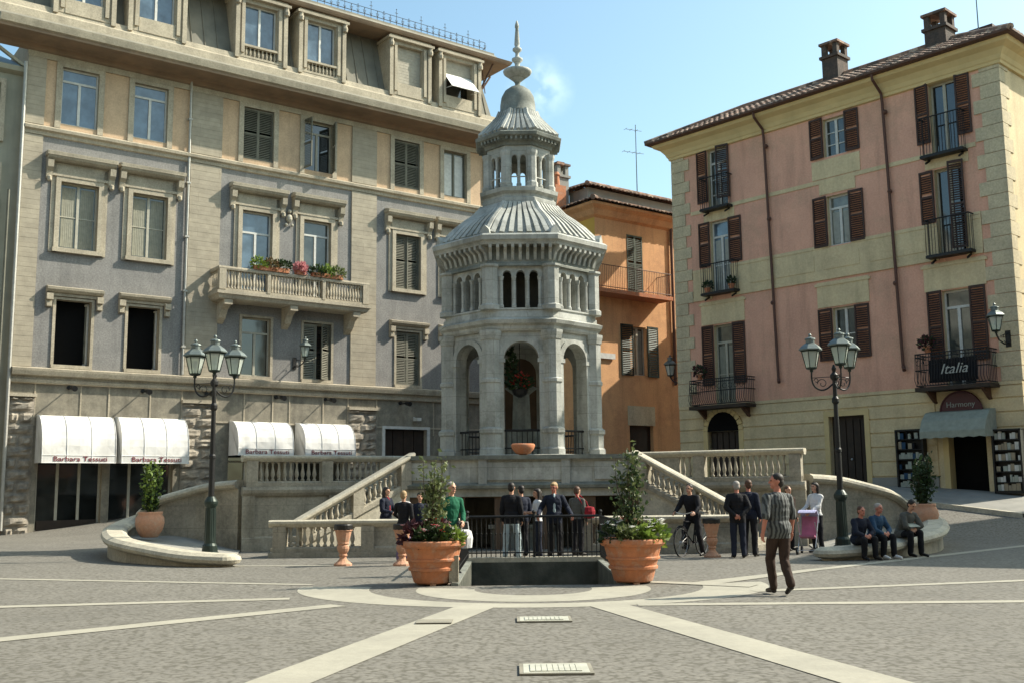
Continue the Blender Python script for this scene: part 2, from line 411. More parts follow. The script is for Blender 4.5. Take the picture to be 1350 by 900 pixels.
# ------------------------------------------------------------------ shared building pieces
def facade(mb, u0, u1, z0, z1, holes=(), depth=.3, y=0, mi=0, mr=None):
    """wall face at y with rectangular holes and their reveals (into +y)"""
    us = sorted({u0, u1, *[h[i] for h in holes for i in (0, 1)]}); zs = sorted({z0, z1, *[h[i] for h in holes for i in (2, 3)]})
    us = [u for u in us if u0 <= u <= u1]; zs = [z for z in zs if z0 <= z <= z1]
    for a, b in zip(us, us[1:]):
        for c, d in zip(zs, zs[1:]):
            mu, mz = (a+b)/2, (c+d)/2
            if any(h[0] < mu < h[1] and h[2] < mz < h[3] for h in holes): continue
            mb.poly([(a, y, c), (b, y, c), (b, y, d), (a, y, d)], mi)
    mr = mi if mr is None else mr
    for a, b, c, d in holes:
        e = y+depth
        mb.poly([(a, y, c), (a, e, c), (a, e, d), (a, y, d)], mr); mb.poly([(b, y, c), (b, y, d), (b, e, d), (b, e, c)], mr)
        mb.poly([(a, y, c), (b, y, c), (b, e, c), (a, e, c)], mr); mb.poly([(a, y, d), (a, e, d), (b, e, d), (b, y, d)], mr)
def window(par, u0, u1, z0, z1, y, gl='glass_dark', fr='frame_white', leaves=2, transom=None, rows=1, curtain=None, w=.07, name='window'):
    m = MB()
    m.box(u0, u0+w, y-.03, y+.06, z0, z1); m.box(u1-w, u1, y-.03, y+.06, z0, z1)
    m.box(u0+w, u1-w, y-.03, y+.06, z1-w, z1); m.box(u0+w, u1-w, y-.03, y+.06, z0, z0+w)
    ztop = z1-w
    if transom:
        m.box(u0+w, u1-w, y-.04, y+.06, transom-.045, transom+.045); ztop = transom-.045
    for i in range(1, leaves):
        c = u0+(u1-u0)*i/leaves; m.box(c-.055, c+.055, y-.045, y+.055, z0+w, ztop)
    for j in range(1, rows):
        c = z0+(ztop-z0)*j/rows
        for i in range(leaves):
            a = u0+(u1-u0)*i/leaves+.07; b = u0+(u1-u0)*(i+1)/leaves-.07
            m.box(a, b, y-.025, y+.04, c-.02, c+.02)
    f = m.build(name, fr, par)
    g = MB(); g.box(u0+.02, u1-.02, y+.005, y+.025, z0+.02, z1-.02); g.build('pane', gl, f)
    if curtain:
        c = MB()
        n = 14; pts = []
        for side in (0, 1):
            a = u0+.12 if side == 0 else (u0+u1)/2+.1; b = (u0+u1)/2-.1 if side == 0 else u1-.12
            for i in range(n):
                x0 = a+(b-a)*i/n; x1 = a+(b-a)*(i+1)/n; q0 = y-.002+.0*i; dy = .006*(i % 2)
                c.poly([(x0, y+.001-dy, z0+.1), (x1, y+.001-(.006-dy), z0+.1), (x1, y+.001-(.006-dy), ztop-.1), (x0, y+.001-dy, ztop-.1)])
        c.build('curtain', curtain, f)
    return f
def louvres(m, u0, u1, z0, z1, y, t=.05, pitch=.085, rail=.09, mid=True, slant=.03):
    """one shutter leaf in the xz plane, front towards -y"""
    m.box(u0, u0+.06, y-t, y, z0, z1); m.box(u1-.06, u1, y-t, y, z0, z1)
    rails = [(z0, z0+rail), (z1-rail, z1)]
    if mid: rails.append(((z0+z1)/2-.04, (z0+z1)/2+.04))
    for a, b in rails: m.box(u0+.06, u1-.06, y-t, y, a, b)
    z = z0+rail+.02
    while z < z1-rail-.05:
        if not (mid and abs(z-(z0+z1)/2) < .08):
            m.add([(u0+.06, y-.005, z+.055), (u1-.06, y-.005, z+.055), (u1-.06, y-t+.005, z), (u0+.06, y-t+.005, z),
                   (u0+.06, y-.013, z+.06), (u1-.06, y-.013, z+.06), (u1-.06, y-t-.003, z+.006), (u0+.06, y-t-.003, z+.006)],
                  [(0, 1, 2, 3), (4, 7, 6, 5), (3, 2, 6, 7)])
        z += pitch
def shutter(par, u0, u1, z0, z1, y, mat='wood_brown', ang=0, hinge=0):
    """leaf hinged at u0 (hinge=0) or u1 (hinge=1); ang opens it outwards"""
    m = MB(); w = u1-u0
    louvres(m, 0 if hinge == 0 else -w, w if hinge == 0 else 0, z0, z1, 0)
    o = m.build('shutter', mat, par, loc=(u0 if hinge == 0 else u1, y, 0), rot=(0, 0, -ang if hinge == 0 else ang))
    return o
def baluster_mesh(h, r, mat='terrace_stone', n=8):
    m = MB(); P = [(.9, 0), (.9, .08), (.5, .12), (.62, .2), (1, .33), (.95, .42), (.55, .66), (.42, .8), (.6, .86), (.45, .9), (.9, .93), (.9, 1)]
    m.lathe([(a*r, b*h) for a, b in P], n=n)
    me = D.meshes.new('baluster'); me.from_pydata(m.v, [], m.f); me.materials.append(MATS[mat])
    me.polygons.foreach_set('use_smooth', [True]*len(me.polygons)); return me
def put(name, me, par, loc, rz=0):
    o = D.objects.new(name, me); COL.objects.link(o); o.parent = par; o.location = loc; o.rotation_euler = (0, 0, rz); return o

# ------------------------------------------------------------------ left building: the big palace
PAL = empty('palace', (-19.69, 43.0, 0), R(36.9), 'large five storey palace with blue grey and peach walls, mansard dormers and white awnings', 'building')
TOP = [(.64, 2.16), (3.70, 5.20), (8.83, 10.36), (11.98, 13.51), (17.08, 18.62), (20.15, 21.63)]
MID = [(.78, 2.33), (3.78, 5.33), (8.85, 10.36), (11.98, 13.45), (17.14, 18.65), (20.15, 21.65)]
LOW = [(.83, 2.26), (3.79, 5.16), (8.98, 10.40), (12.09, 13.56), (17.23, 18.64), (20.2, 21.6)]
W = 23.2
m = MB()
hl = [(a, b, 6.93, 9.65) for a, b in LOW]+[(a, b, 10.7 if i in (2, 3) else 11.85, 14.7) for i, (a, b) in enumerate(MID)]
facade(m, -.75, W, 6.6, 16.6, hl, .34, 0, 0, 1)
m.build('wall', ['stucco_blue', 'stone_cream'], PAL)
m = MB(); facade(m, -.75, W, 16.95, 20.5, [(a, b, 17.25, 19.77) for a, b in TOP], .34, .02, 0, 1)
m.build('attic_wall', ['stucco_peach', 'stone_cream'], PAL)
# body behind
m = MB(); m.poly([(W, 0, -1), (W, 13, -1), (W, 13, 21), (W, 0, 21)]); m.poly([(-.75, 13, -1), (W, 13, -1), (W, 13, 21), (-.75, 13, 21)]); m.poly([(-.75, 0, -1), (-.75, 13, -1), (-.75, 13, 21), (-.75, 0, 21)])
m.box(-.7, W-.05, .6, .9, -1, 20.9, 1)
m.build('side_wall', ['stucco_peach', 'dark_inside'], PAL)
# ground floor
shops = [(.42, 3.0, .1, 4.3), (3.3, 6.0, .1, 4.3), (8.5, 11.2, .2, 4.3), (11.75, 14.4, .2, 4.3), (16.62, 19.1, .2, 4.68)]
m = MB(); facade(m, -.75, W, -1, 6.15, shops, .45, .03, 0, 1)
m.build('ground_floor_wall', ['panel_tufa', 'stone_cream'], PAL)
for i, (a, b, c, d) in enumerate(shops):
    if i == 4:
        m = MB(); m.box(a-.16, a, -.03, .12, c, d+.14); m.box(b, b+.16, -.03, .12, c, d+.14); m.box(a, b, -.03, .12, d, d+.14)
        dr = m.build('door', 'frame_white', PAL)
        m = MB()
        for q in range(4): m.box(a+(b-a)*q/4+.02, a+(b-a)*(q+1)/4-.02, .3, .36, c, d-.02)
        m.build('door_leaf', 'wood_door', dr)
        continue
    f = window(PAL, a, b, c, d, .33, 'glass_dark', 'frame_cream', 3, 3.0, name='shop_window', w=.09)
    m = MB(); m.box(a+.12, b-.12, .26, .3, c, c+.45); m.build('plinth', 'wood_door', f)
# rusticated blocky piers
rr = random.Random(3)
def rough_pier(u0, u1, z0, z1, name='rusticated_pier'):
    m = MB(); z = z0; k = 0
    while z < z1-.05:
        h = min(.46, z1-z); cuts = [u0, u1] if k % 2 == 0 and u1-u0 < 1 else [u0, u0+(u1-u0)*(.42 if k % 2 else .58), u1]
        for a, b in zip(cuts, cuts[1:]):
            n = 5; pr = .10+rr.random()*.07; g = .035; vs = []; 
            for j in range(n):
                for i in range(n):
                    e = i in (0, n-1) or j in (0, n-1)
                    dy = .03 if e else pr*(.75+.6*rr.random())
                    vs.append((a+g+(b-a-2*g)*i/(n-1), -dy, z+g+(h-2*g)*j/(n-1)))
            fs = [(j*n+i, j*n+i+1, (j+1)*n+i+1, (j+1)*n+i) for j in range(n-1) for i in range(n-1)]
            o = len(vs); ring = [i for i in range(n)]+[j*n+n-1 for j in range(1, n)]+[(n-1)*n+i for i in range(n-2, -1, -1)]+[j*n for j in range(n-2, 0, -1)]
            vs += [(vs[q][0], .02, vs[q][2]) for q in ring]
            fs += [(ring[q], o+q, o+(q+1) % len(ring), ring[(q+1) % len(ring)]) for q in range(len(ring))]
            m.add(vs, fs)
        z += h; k += 1
    m.box(u0, u1, -.015, .05, z0, z1)
    return m.build(name, 'stone_rough', PAL)
for a, b in ((-.78, .2), (6.3, 7.85), (14.55, 16.15)): rough_pier(a, b, -.6, 5.55)
m = MB()
for a, b in ((-.78, .2), (6.3, 7.85), (14.55, 16.15)): m.box(a-.04, b+.04, -.2, .03, 5.55, 5.68)
for u in (.2, 2.0, 3.15, 4.9, 6.3, 7.85, 9.2, 10.6, 11.45, 13.2, 14.55, 16.15, 19.5, 21.4, 23.1):      # vertical joints between the stone panels
    m.box(u-.03, u+.03, .0, .04, 4.4, 6.1)
m.box(-.75, W, -.02, .04, 4.72, 4.8)
m.build('panel_moulding', 'stone_cream', PAL)
SC = [(0, 6.1), (.14, 6.14), (.17, 6.26), (.1, 6.3), (.1, 6.4), (.3, 6.44), (.36, 6.6), (.38, 6.7), (.03, 6.78), (0, 6.78)]
def strip(prof, name, mat, u0=-.78, u1=W, par=PAL, y=0, back=.02):
    m = MB(); m.sweep([(-back, prof[0][1])]+prof[1:-1]+[(-back, prof[-1][1])] if False else prof, [(u0, y), (u1, y)])
    return m.build(name, mat, par)
strip(SC, 'string_course', 'stone_cream')
strip([(0, 16.55), (.08, 16.58), (.1, 16.72), (.22, 16.78), (.24, 16.9), (.05, 17.0), (0, 17.02)], 'string_course', 'stone_cream')
# pilasters of smooth coursed stone
for a, b in ((-.76, -.02), (6.32, 7.78), (14.6, 16.02), (22.75, W)):
    m = MB(); z = 6.78
    while z < 16.5: m.box(a, b, -.075, .02, z+.006, min(z+.41, 16.55)-.006); z += .41
    m.box(a+.01, b-.01, -.064, .01, 6.78, 16.55)
    z = 17.02
    while z < 19.9: m.box(a, b, -.06, .04, z+.006, min(z+.41, 19.95)-.006); z += .41
    m.box(a+.01, b-.01, -.05, .03, 17.02, 19.95)
    m.build('pilaster', 'stone_coursed', PAL)
# attic window surrounds and the frieze
m = MB()
for a, b in TOP:
    for x0, x1 in ((a-.24, a-.0), (b+.0, b+.24)): m.box(x0, x1, -.05, .05, 17.02, 19.95)
    m.box(a, b, -.05, .05, 19.77, 19.95)
m.box(-.78, W, -.07, .05, 19.95, 20.2); m.box(-.78, W, -.02, .05, 20.2, 20.5)
m.build('attic_surround', 'stone_cream', PAL)
# main cornice, with its deep soffit
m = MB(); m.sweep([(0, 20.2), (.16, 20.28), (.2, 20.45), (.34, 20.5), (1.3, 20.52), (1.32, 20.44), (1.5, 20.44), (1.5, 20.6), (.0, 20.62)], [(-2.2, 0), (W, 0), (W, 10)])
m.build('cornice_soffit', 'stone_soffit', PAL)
m = MB(); m.sweep([(.0, 20.62), (1.51, 20.6), (1.55, 20.66), (1.59, 20.8), (1.63, 20.84), (1.63, 20.92), (1.1, 21.02), (.9, 21.3), (0.3, 21.4), (0, 21.4)], [(-2.2, 0), (W, 0), (W, 10)])
m.build('cornice', 'cornice_grey', PAL)
m = MB(); m.sweep([(1.495, 20.56), (1.6, 20.6), (1.66, 20.8), (1.68, 20.88), (1.5, 20.9)], [(-2.2, 0), (W, 0), (W, 10)])
m.build('cornice_edge', 'stone_cream', PAL)
# mansard storey
m = MB()
m.poly([(-2, -.35, 21.3), (W+.2, -.35, 21.3), (W-.3, .9, 25.4), (-2, .9, 25.4)])
m.poly([(W+.2, -.35, 21.3), (W+.2, 12, 21.3), (W-.3, 12, 25.4), (W-.3, .9, 25.4)])
for u in [x*.62 for x in range(-3, 38)]:
    if u < W-.2: m.obox((u, .26, 23.35), (.02, 0, 0), (0, .03, 0), (0, .63, 2.05))
m.build('mansard_roof', 'mansard', PAL)
m = MB(); m.sweep([(0, 21.35), (.62, 21.35), (.62, 21.75), (.5, 21.85), (.46, 22.1), (.2, 22.2), (0, 22.2)], [(-2.2, 0), (W, 0), (W, 10)])
m.build('mansard_base', 'stone_cream', PAL)
# roof eave above the dormers
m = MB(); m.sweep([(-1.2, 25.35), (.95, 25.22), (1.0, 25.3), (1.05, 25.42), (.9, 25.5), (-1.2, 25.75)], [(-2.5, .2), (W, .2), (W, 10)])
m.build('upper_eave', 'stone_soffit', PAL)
m = MB(); m.sweep([(-1.2, 25.75), (.9, 25.5), (.55, 25.6), (.3, 25.9), (.3, 26.0), (-1.2, 26.05)], [(-2.5, .2), (W, .2), (W, 10)])
m.build('roof', 'cornice_grey', PAL)
for u, y, dx, dy in ((W, 1.2, 1, 0), (W, 5, 1, 0), (22.9, .4, .3, -1)):
    m = MB(); m.tube((u-.3, y, 23.3), (u+dx*.95, y+dy*.8, 25.2), .055, n=6); m.tube((u+.1, y, 25.1), (u+dx*.3, y+dy*.3, 23.6), .03, n=6)
    m.build('eave_strut', 'iron_rust', PAL)
# dormers
DORM = [(.5, 2.1), (3.62, 5.25), (8.58, 10.22), (11.82, 13.4), (16.95, 18.5), (19.98, 21.75)]
for i, (a, b) in enumerate(DORM):
    m = MB()
    m.box(a-.5, a, -.5, .9, 22.0, 24.95); m.box(b, b+.5, -.5, .9, 22.0, 24.95); m.box(a, b, -.5, .9, 24.75, 24.95)
    m.box(a-.2, a-.04, -.58, -.5, 22.2, 24.8); m.box(b+.04, b+.2, -.58, -.5, 22.2, 24.8)
    m.box(a-.5, a-.3, -.6, -.5, 21.9, 24.95); m.box(b+.3, b+.5, -.6, -.5, 21.9, 24.95)
    m.box(a-.62, b+.62, -.72, .6, 24.95, 25.08); m.box(a-.5, b+.5, -.62, .6, 25.08, 25.2)
    for x in (a-.42, b+.42): m.lathe([(.02, 0), (.13, .05), (.15, .2), (.1, .35), (.12, .42)], (x, -.62, 24.5), 8)
    if i in (2, 3):
        m.box(a, b, -.5, -.38, 22.0, 22.1); m.box(a-.1, b+.1, -.56, -.34, 22.55, 22.65); m.box(a, b, -.3, .2, 22.0, 22.5)
        for k in range(8): m.lathe([(.03, 0), (.06, .15), (.03, .35), (.05, .45)], (a+.1+(b-a-.2)*k/7, -.45, 22.1), 6)
    else: m.box(a, b, -.52, .2, 22.0, 22.66)
    dm = m.build('dormer', 'stone_cream', PAL)
    if i < 4: window(dm, a, b, 22.66, 24.75, -.2, 'glass_blue', 'frame_white', 2)
    elif i == 4:
        q = MB()
        for k in range(26): q.box(a, b, -.26+.006*(k % 2), -.2, 22.66+k*.08, 22.66+k*.08+.074)
        q.build('roller_blind', 'roller_blind', dm)
    else:
        q = MB(); q.box(a, b, .1, .15, 22.66, 24.75); q.build('pane', 'glass_dark', dm)
        q = MB()
        for k in range(14): q.box(a, b, -.26+.006*(k % 2), -.2, 23.95+k*.058, 23.95+k*.058+.054)
        q.build('roller_blind', 'roller_blind', dm)
        q = MB(); q.extr([(a, -.3, 23.95), (b, -.3, 23.95), (b, -1.1, 23.0), (a, -1.1, 23.0)], (0, .02, .02)); q.tube((a, -1.1, 23.0), (b, -1.1, 23.0), .025)
        q.tube((a+.03, -.3, 23.1), (a+.03, -1.08, 23.0), .015); q.tube((b-.03, -.3, 23.1), (b-.03, -1.08, 23.0), .015)
        tag(q.build('sun_blind', 'canvas_white', dm), 'white sun blind tilted out')
# iron cresting on the roof edge
m = MB(); m.tube((11, -.05, 26.15), (22.9, -.05, 26.15), .02, n=5); m.tube((11, -.05, 26.5), (22.9, -.05, 26.5), .015, n=5)
for k in range(32):
    u = 11+k*.384; h = .95 if k % 4 == 0 else (.62 if k % 2 == 0 else .5)
    m.tube((u, -.05, 25.95), (u, -.05, 25.95+h), .018, .012, 5)
    m.tube((u-.09, -.05, 25.95+h*.78), (u+.09, -.05, 25.95+h*.78), .014, n=4)
    m.tube((u-.07, -.05, 26.3), (u, -.05, 26.12), .012, n=4); m.tube((u+.07, -.05, 26.3), (u, -.05, 26.12), .012, n=4)
    m.sphere((u, -.05, 25.95+h), .03, 6)
m.tube((22.9, -.05, 26.15), (22.9, 6, 26.15), .02, n=5)
m.build('iron_cresting', 'iron', PAL)
# windows and shutters
for i, (a, b) in enumerate(TOP):
    if i < 2: window(PAL, a, b, 17.25, 19.77, .2, 'glass_blue', 'frame_white', 2, 19.2)
    elif i in (2, 4):
        c = (a+b)/2; shutter(PAL, a, c, 17.27, 19.75, .12, 'shutter_grey'); shutter(PAL, c, b, 17.27, 19.75, .12, 'shutter_grey', hinge=1)
    elif i == 3:
        window(PAL, a, b, 17.25, 19.77, .26, 'glass_dark', 'frame_cream', 2, 19.2, curtain=None)
        shutter(PAL, a, a+.7, 17.27, 19.75, .06, 'shutter_grey', R(80)); shutter(PAL, b-.7, b, 17.27, 19.75, .06, 'shutter_grey', R(76), 1)
    else:
        window(PAL, a, b, 17.25, 19.77, .22, 'glass_curtain', 'shutter_grey', 2, curtain='frame_white')
for i, (a, b) in enumerate(MID):
    z0 = 10.7 if i in (2, 3) else 11.85
    if i in (2, 3):
        window(PAL, a, b, z0, 14.7, .2, 'glass_blue' if i == 2 else 'glass_mid', 'frame_white', 2, 13.7 if i == 2 else 14.0)
    else:
        c = (a+b)/2
        if i < 2: window(PAL, a, b, z0, 14.7, .2, 'glass_mid', 'frame_cream', 2, rows=2, curtain='curtain_dim')
        else: window(PAL, a, b, z0, 14.7, .28, 'glass_dark', 'frame_cream', 2)
        sm = 'curtain_dim' if i < 2 else 'shutter_grey'
        if i >= 2: shutter(PAL, a+.02, c, z0+.02, 14.68, .14, sm); shutter(PAL, c, b-.02, z0+.02, 14.68, .14, sm, R(4), 1)
    # surround with hood on consoles
    m = MB(); zb = z0-(.2 if i not in (2, 3) else 0)
    for s, x in ((-1, a), (1, b)):
        x0, x1 = sorted((x, x+s*.2)); m.box(x0, x1, -.13, .06, zb, 14.9)
        x0, x1 = sorted((x+s*.2, x+s*.38)); m.box(x0, x1, -.06, .04, zb, 15.45)
        x0, x1 = sorted((x+s*.38, x+s*.62)); m.box(x0, x1, -.09, .04, 14.75, 15.55)
        m.extr([(x0, -.09, 15.5), (x0, -.4, 15.5), (x0, -.36, 15.2), (x0, -.2, 15.05), (x0, -.16, 14.8), (x0, -.09, 14.72)], (x1-x0, 0, 0))
        m.lathe([(.05, 0), (.1, .05), (.1, .2), (.05, .25)], ((x0+x1)/2, -.2, 14.6), 8)
    m.box(a, b, -.13, .06, 14.7, 14.9); m.box(a-.38, b+.38, -.16, .04, 14.9, 15.02); m.box(a-.36, b+.36, -.06, .04, 15.02, 15.5)
    m.sweep([(0, 15.5), (.3, 15.52), (.42, 15.6), (.5, 15.72), (.52, 15.84), (.1, 15.95), (0, 15.95)], [(a-.62, .02), (a-.62, 0), (b+.62, 0), (b+.62, .02)][1:3])
    m.box(a-.66, b+.66, -.5, .02, 15.7, 15.86)
    if i not in (2, 3): m.box(a-.25, b+.25, -.2, .05, z0-.2, z0-.02)
    m.build('window_surround', 'stone_cream', PAL)
for i, (a, b) in enumerate(LOW):
    c = (a+b)/2
    if i in (0, 1):
        m = MB(); m.box(a, b, .5, .55, 6.93, 9.65); f = m.build('open_window', 'dark_inside', PAL)
        q = MB(); w = .62
        q.box(0, .06, -.03, .03, 6.97, 9.6); q.box(w-.06, w, -.03, .03, 6.97, 9.6); q.box(0, w, -.03, .03, 9.52, 9.6); q.box(0, w, -.03, .03, 6.97, 7.05)
        q.build('window_sash', 'frame_white', f, loc=(b-.04, .3, 0), rot=(0, 0, R(112 if i == 0 else 98)))
        q = MB(); q.box(.05, w-.05, -.005, .005, 7.05, 9.52); q.build('pane', 'glass_curtain', f, loc=(b-.04, .3, 0), rot=(0, 0, R(112 if i == 0 else 98)))
    elif i == 2: window(PAL, a, b, 6.93, 9.65, .22, 'glass_dark', 'frame_cream', 2, 8.95)
    else:
        window(PAL, a, b, 6.93, 9.65, .28, 'glass_dark', 'frame_cream', 2)
        shutter(PAL, a+.02, c, 6.95, 9.6, .12, 'curtain_dim' if i == 3 else 'shutter_grey'); shutter(PAL, c, b-.02, 6.95, 9.6, .12, 'shutter_grey', R(30 if i == 3 else 0), 1)
    m = MB()
    m.box(a-.12, a, -.05, .06, 6.78, 9.75); m.box(b, b+.12, -.05, .06, 6.78, 9.75); m.box(a, b, -.05, .06, 9.65, 9.75)
    m.box(a-.1, b+.1, -.1, .05, 6.78, 6.93)
    if i not in (2, 3):
        m.box(a-.32, b+.32, -.12, .03, 9.78, 9.9); m.sweep([(0, 9.9), (.22, 9.92), (.34, 10.02), (.36, 10.12), (.05, 10.2), (0, 10.2)], [(a-.42, 0), (b+.42, 0)])
        for x in (a-.3, b+.3):
            m.box(x-.12, x+.12, -.14, .02, 9.3, 9.9); m.lathe([(.02, -.13), (.13, -.13), (.13, .13), (.02, .13)], (0, 0, 0), 10) if False else None
            m.obox((x, -.17, 9.72), (.13, 0, 0), (0, .11, 0), (0, 0, .13)); m.obox((x, -.13, 9.4), (.1, 0, 0), (0, .08, 0), (0, 0, .09))
    m.build('window_surround', 'stone_cream', PAL)
# festoon and little lamp bracket between the middle windows
m = MB(); m.sphere((11.2, -.12, 14.6), .16, 10, 0, 1.3); m.sphere((11.2, -.15, 14.95), .1, 8); m.sphere((11.05, -.1, 14.3), .08, 8); m.sphere((11.36, -.1, 14.3), .08, 8)
m.build('carved_crest', 'coping', PAL)
# downpipes
m = MB(); m.tube((6.22, -.12, 6.8), (6.22, -.12, 20.4), .06, n=8)
for z in (8, 10.5, 13, 15.5, 18.5): m.box(6.13, 6.31, -.2, 0, z, z+.08)
m.build('downpipe', 'pipe_pale', PAL)
m = MB(); m.path([(-.86, -.15, 19.6), (-.86, -.15, 10), (-.86, -.15, .2)], .075, 8)
m.build('downpipe', 'pipe_pale', PAL)
m = MB(); m.path([(-1.25, -.15, 14), (-1.25, -.15, .2)], .05, 8); m.build('downpipe', 'shutter_grey', PAL)
# spotlights on short arms
for u in (1.5, 4.55, 7.4, 10.75, 13.3, 17.5):
    m = MB(); m.tube((u, .05, 5.95), (u, -.75, 5.95), .03, n=6); m.tube((u, -.6, 5.95), (u, -.95, 5.88), .1, .12, 10); m.tube((u, -.05, 6.0), (u, .03, 6.0), .09, n=8)
    m.build('spotlight', 'iron', PAL)
m = MB(); m.box(18.2, 18.45, -.5, -.1, 5.1, 5.25); m.tube((18.3, 0, 5.3), (18.3, -.3, 5.2), .03); m.build('camera', 'frame_white', PAL)
# balcony
BAL = MB(); BAL.box(7.5, 14.9, -1.2, 0, 10.42, 10.56); BAL.sweep([(0, 10.2), (.06, 10.24), (.12, 10.36), (.2, 10.42), (.2, 10.56), (0, 10.6)], [(7.5, 0), (7.5, -1.05), (14.9, -1.05), (14.9, 0)][::-1] if False else [(7.5, -.02), (7.5, -1.05), (14.9, -1.05), (14.9, -.02)])
BAL.box(7.55, 14.85, -1.02, 0, 10.2, 10.42)
bal = BAL.build('balcony', 'stone_cream', PAL)
for u in (7.9, 11.1, 14.4):
    q = MB(); q.extr([(u-.16, .02, 10.2), (u-.16, -1.0, 10.2), (u-.16, -.96, 10.0), (u-.16, -.6, 9.8), (u-.16, -.35, 9.45), (u-.16, .02, 9.2)], (.32, 0, 0)); q.obox((u, -.95, 10.08), (.19, 0, 0), (0, .12, 0), (0, 0, .11))
    q.build('bracket', 'stone_cream', bal)
q = MB(); q.sweep([(-.12, 11.52), (.12, 11.52), (.14, 11.6), (.12, 11.68), (-.12, 11.68)], [(7.5, -.02), (7.5, -1.05), (14.9, -1.05), (14.9, -.02)])
q.sweep([(-.1, 10.56), (.1, 10.56), (.1, 10.68), (-.1, 10.68)], [(7.5, -.02), (7.5, -1.05), (14.9, -1.05), (14.9, -.02)])
for a, b in ((7.4, 7.72), (14.68, 15.0), (9.7, 9.86), (12.5, 12.66)): q.box(a, b, -1.18, -.92, 10.62, 11.56)
q.build('parapet', 'stone_cream', bal)
bm = baluster_mesh(.84, .075, 'stone_cream')
k = 0; u = 7.86
while u < 14.62:
    if not (9.62 < u < 9.94 or 12.42 < u < 12.74): put('baluster', bm, bal, (u, -1.05, 10.68))
    u += .15
for y in (-.8, -.6, -.4, -.2): put('baluster', bm, bal, (14.9, y, 10.68)); put('baluster', bm, bal, (7.5, y, 10.68))
# awnings: barrel-fronted white canvas
def awning(u0, u1, z0, z1, d, lab, word=True):
    m = MB(); n = 9; prof = [(0, z1)]
    for i in range(n+1):
        t = i/n*pi/2; prof.append((-d*(.12+.88*sin(t)), z0+.3+(z1-z0-.3)*(1-(1-cos(t))**1.0)))
    prof = [(0, z1)]+[(-d*(.15+.85*sin(i/n*pi/2)), z0+.3+(z1-.02-z0-.3)*cos(i/n*pi/2)**.8) for i in range(n+1)]+[(-d, z0)]
    k = len(prof); N = 8; vs = []; 
    for j in range(N+1):
        for i, (y, z) in enumerate(prof):
            sag = .03*sin(j/N*pi*3)*(1 if 2 < i < k-2 else 0)
            vs.append((u0+(u1-u0)*j/N, y+sag*.6, z-abs(sag)*.5))
    fs = [(j*k+i, (j+1)*k+i, (j+1)*k+i+1, j*k+i+1) for j in range(N) for i in range(k-1)]
    fs += [tuple([i for i in range(k)]), tuple([N*k+i for i in range(k)])]
    # side panels close down to the wall
    m.add(vs, fs)
    for x in (u0, u1): m.poly([(x, 0, z1), (x, -d, z0+.3), (x, -d, z0), (x, 0, z0)])
    m.tube((u0, -d, z0+.0), (u1, -d, z0+.0), .018, n=6)
    for x in (u0+.02, u0+(u1-u0)/3, u0+(u1-u0)*2/3, u1-.02): m.path([(x, y-.004, z+.004) for y, z in prof], .016, 5)
    m.tube((u0, -d-.004, z0+.3), (u1, -d-.004, z0+.3), .014, n=5)
    e = tag(m.build('awning', 'canvas_white', None), lab, 'awning', 'white awnings over the palace shops')
    e.matrix_world = PALM
    if word:
        text('lettering', 'Barbara Tessuti', .27, 'letter_red', e, ((u0+u1)/2+.05, -d-.015, z0+.07), (R(90), 0, 0), .004, w=1.25)
    q = MB(); q.tube((u0+.03, 0, z0+.35), (u0+.03, -d, z0+.05), .015, n=5); q.tube((u1-.03, 0, z0+.35), (u1-.03, -d, z0+.05), .015, n=5)
    q.build('frame', 'iron', e)
PALM = Matrix.Translation((-19.69, 43, 0)) @ Matrix.Rotation(R(36.9), 4, 'Z')
awning(.3, 3.22, 2.86, 4.82, 1.1, 'white barrel awning over the leftmost palace shop, beside the downpipe')
awning(3.42, 6.3, 2.86, 4.84, 1.1, 'white barrel awning over the second palace shop, left of the rusticated pier and lamp post')
awning(8.5, 11.2, 3.25, 4.82, 1.1, 'white barrel awning above the terrace balustrade, right of the left lamp post')
awning(11.75, 14.4, 3.25, 4.82, 1.1, 'white barrel awning furthest right in the palace row, beside the second rusticated pier')
# balcony flowers
def flower_box(u, z, lab, mats, w=1.5, y=-1.1):
    b = MB(); b.box(u-w/2, u+w/2, y-.14, y+.14, z, z+.2)
    o = b.build('flower_box', 'terracotta', None); tag(o, lab, 'flower box', 'flower boxes on the palace balcony'); o.matrix_world = PALM
    q = MB(); rn = random.Random(int(u*10)); 
    for i, mm in enumerate(mats): q.leaves((u+(i-len(mats)/2+.5)*w/len(mats), y, z+.32), (w/len(mats)*.75, .25, .28), 260, .13, i, rn)
    q.build('foliage', mats, o)
flower_box(9.9, 11.68, 'long flower box of green and rusty leaves at left on the palace balcony rail', ['leaf_lime', 'leaf_autumn', 'leaf_dark'], 1.7)
flower_box(12.75, 11.68, 'long flower box of bright green leaves at right on the palace balcony rail', ['leaf_dark', 'leaf_lime', 'leaf_olive'], 1.6)
flower_box(11.35, 11.68, 'small pot of pink flowers between the two green boxes on the palace balcony', ['petal_pink', 'petal_pink'], .45)

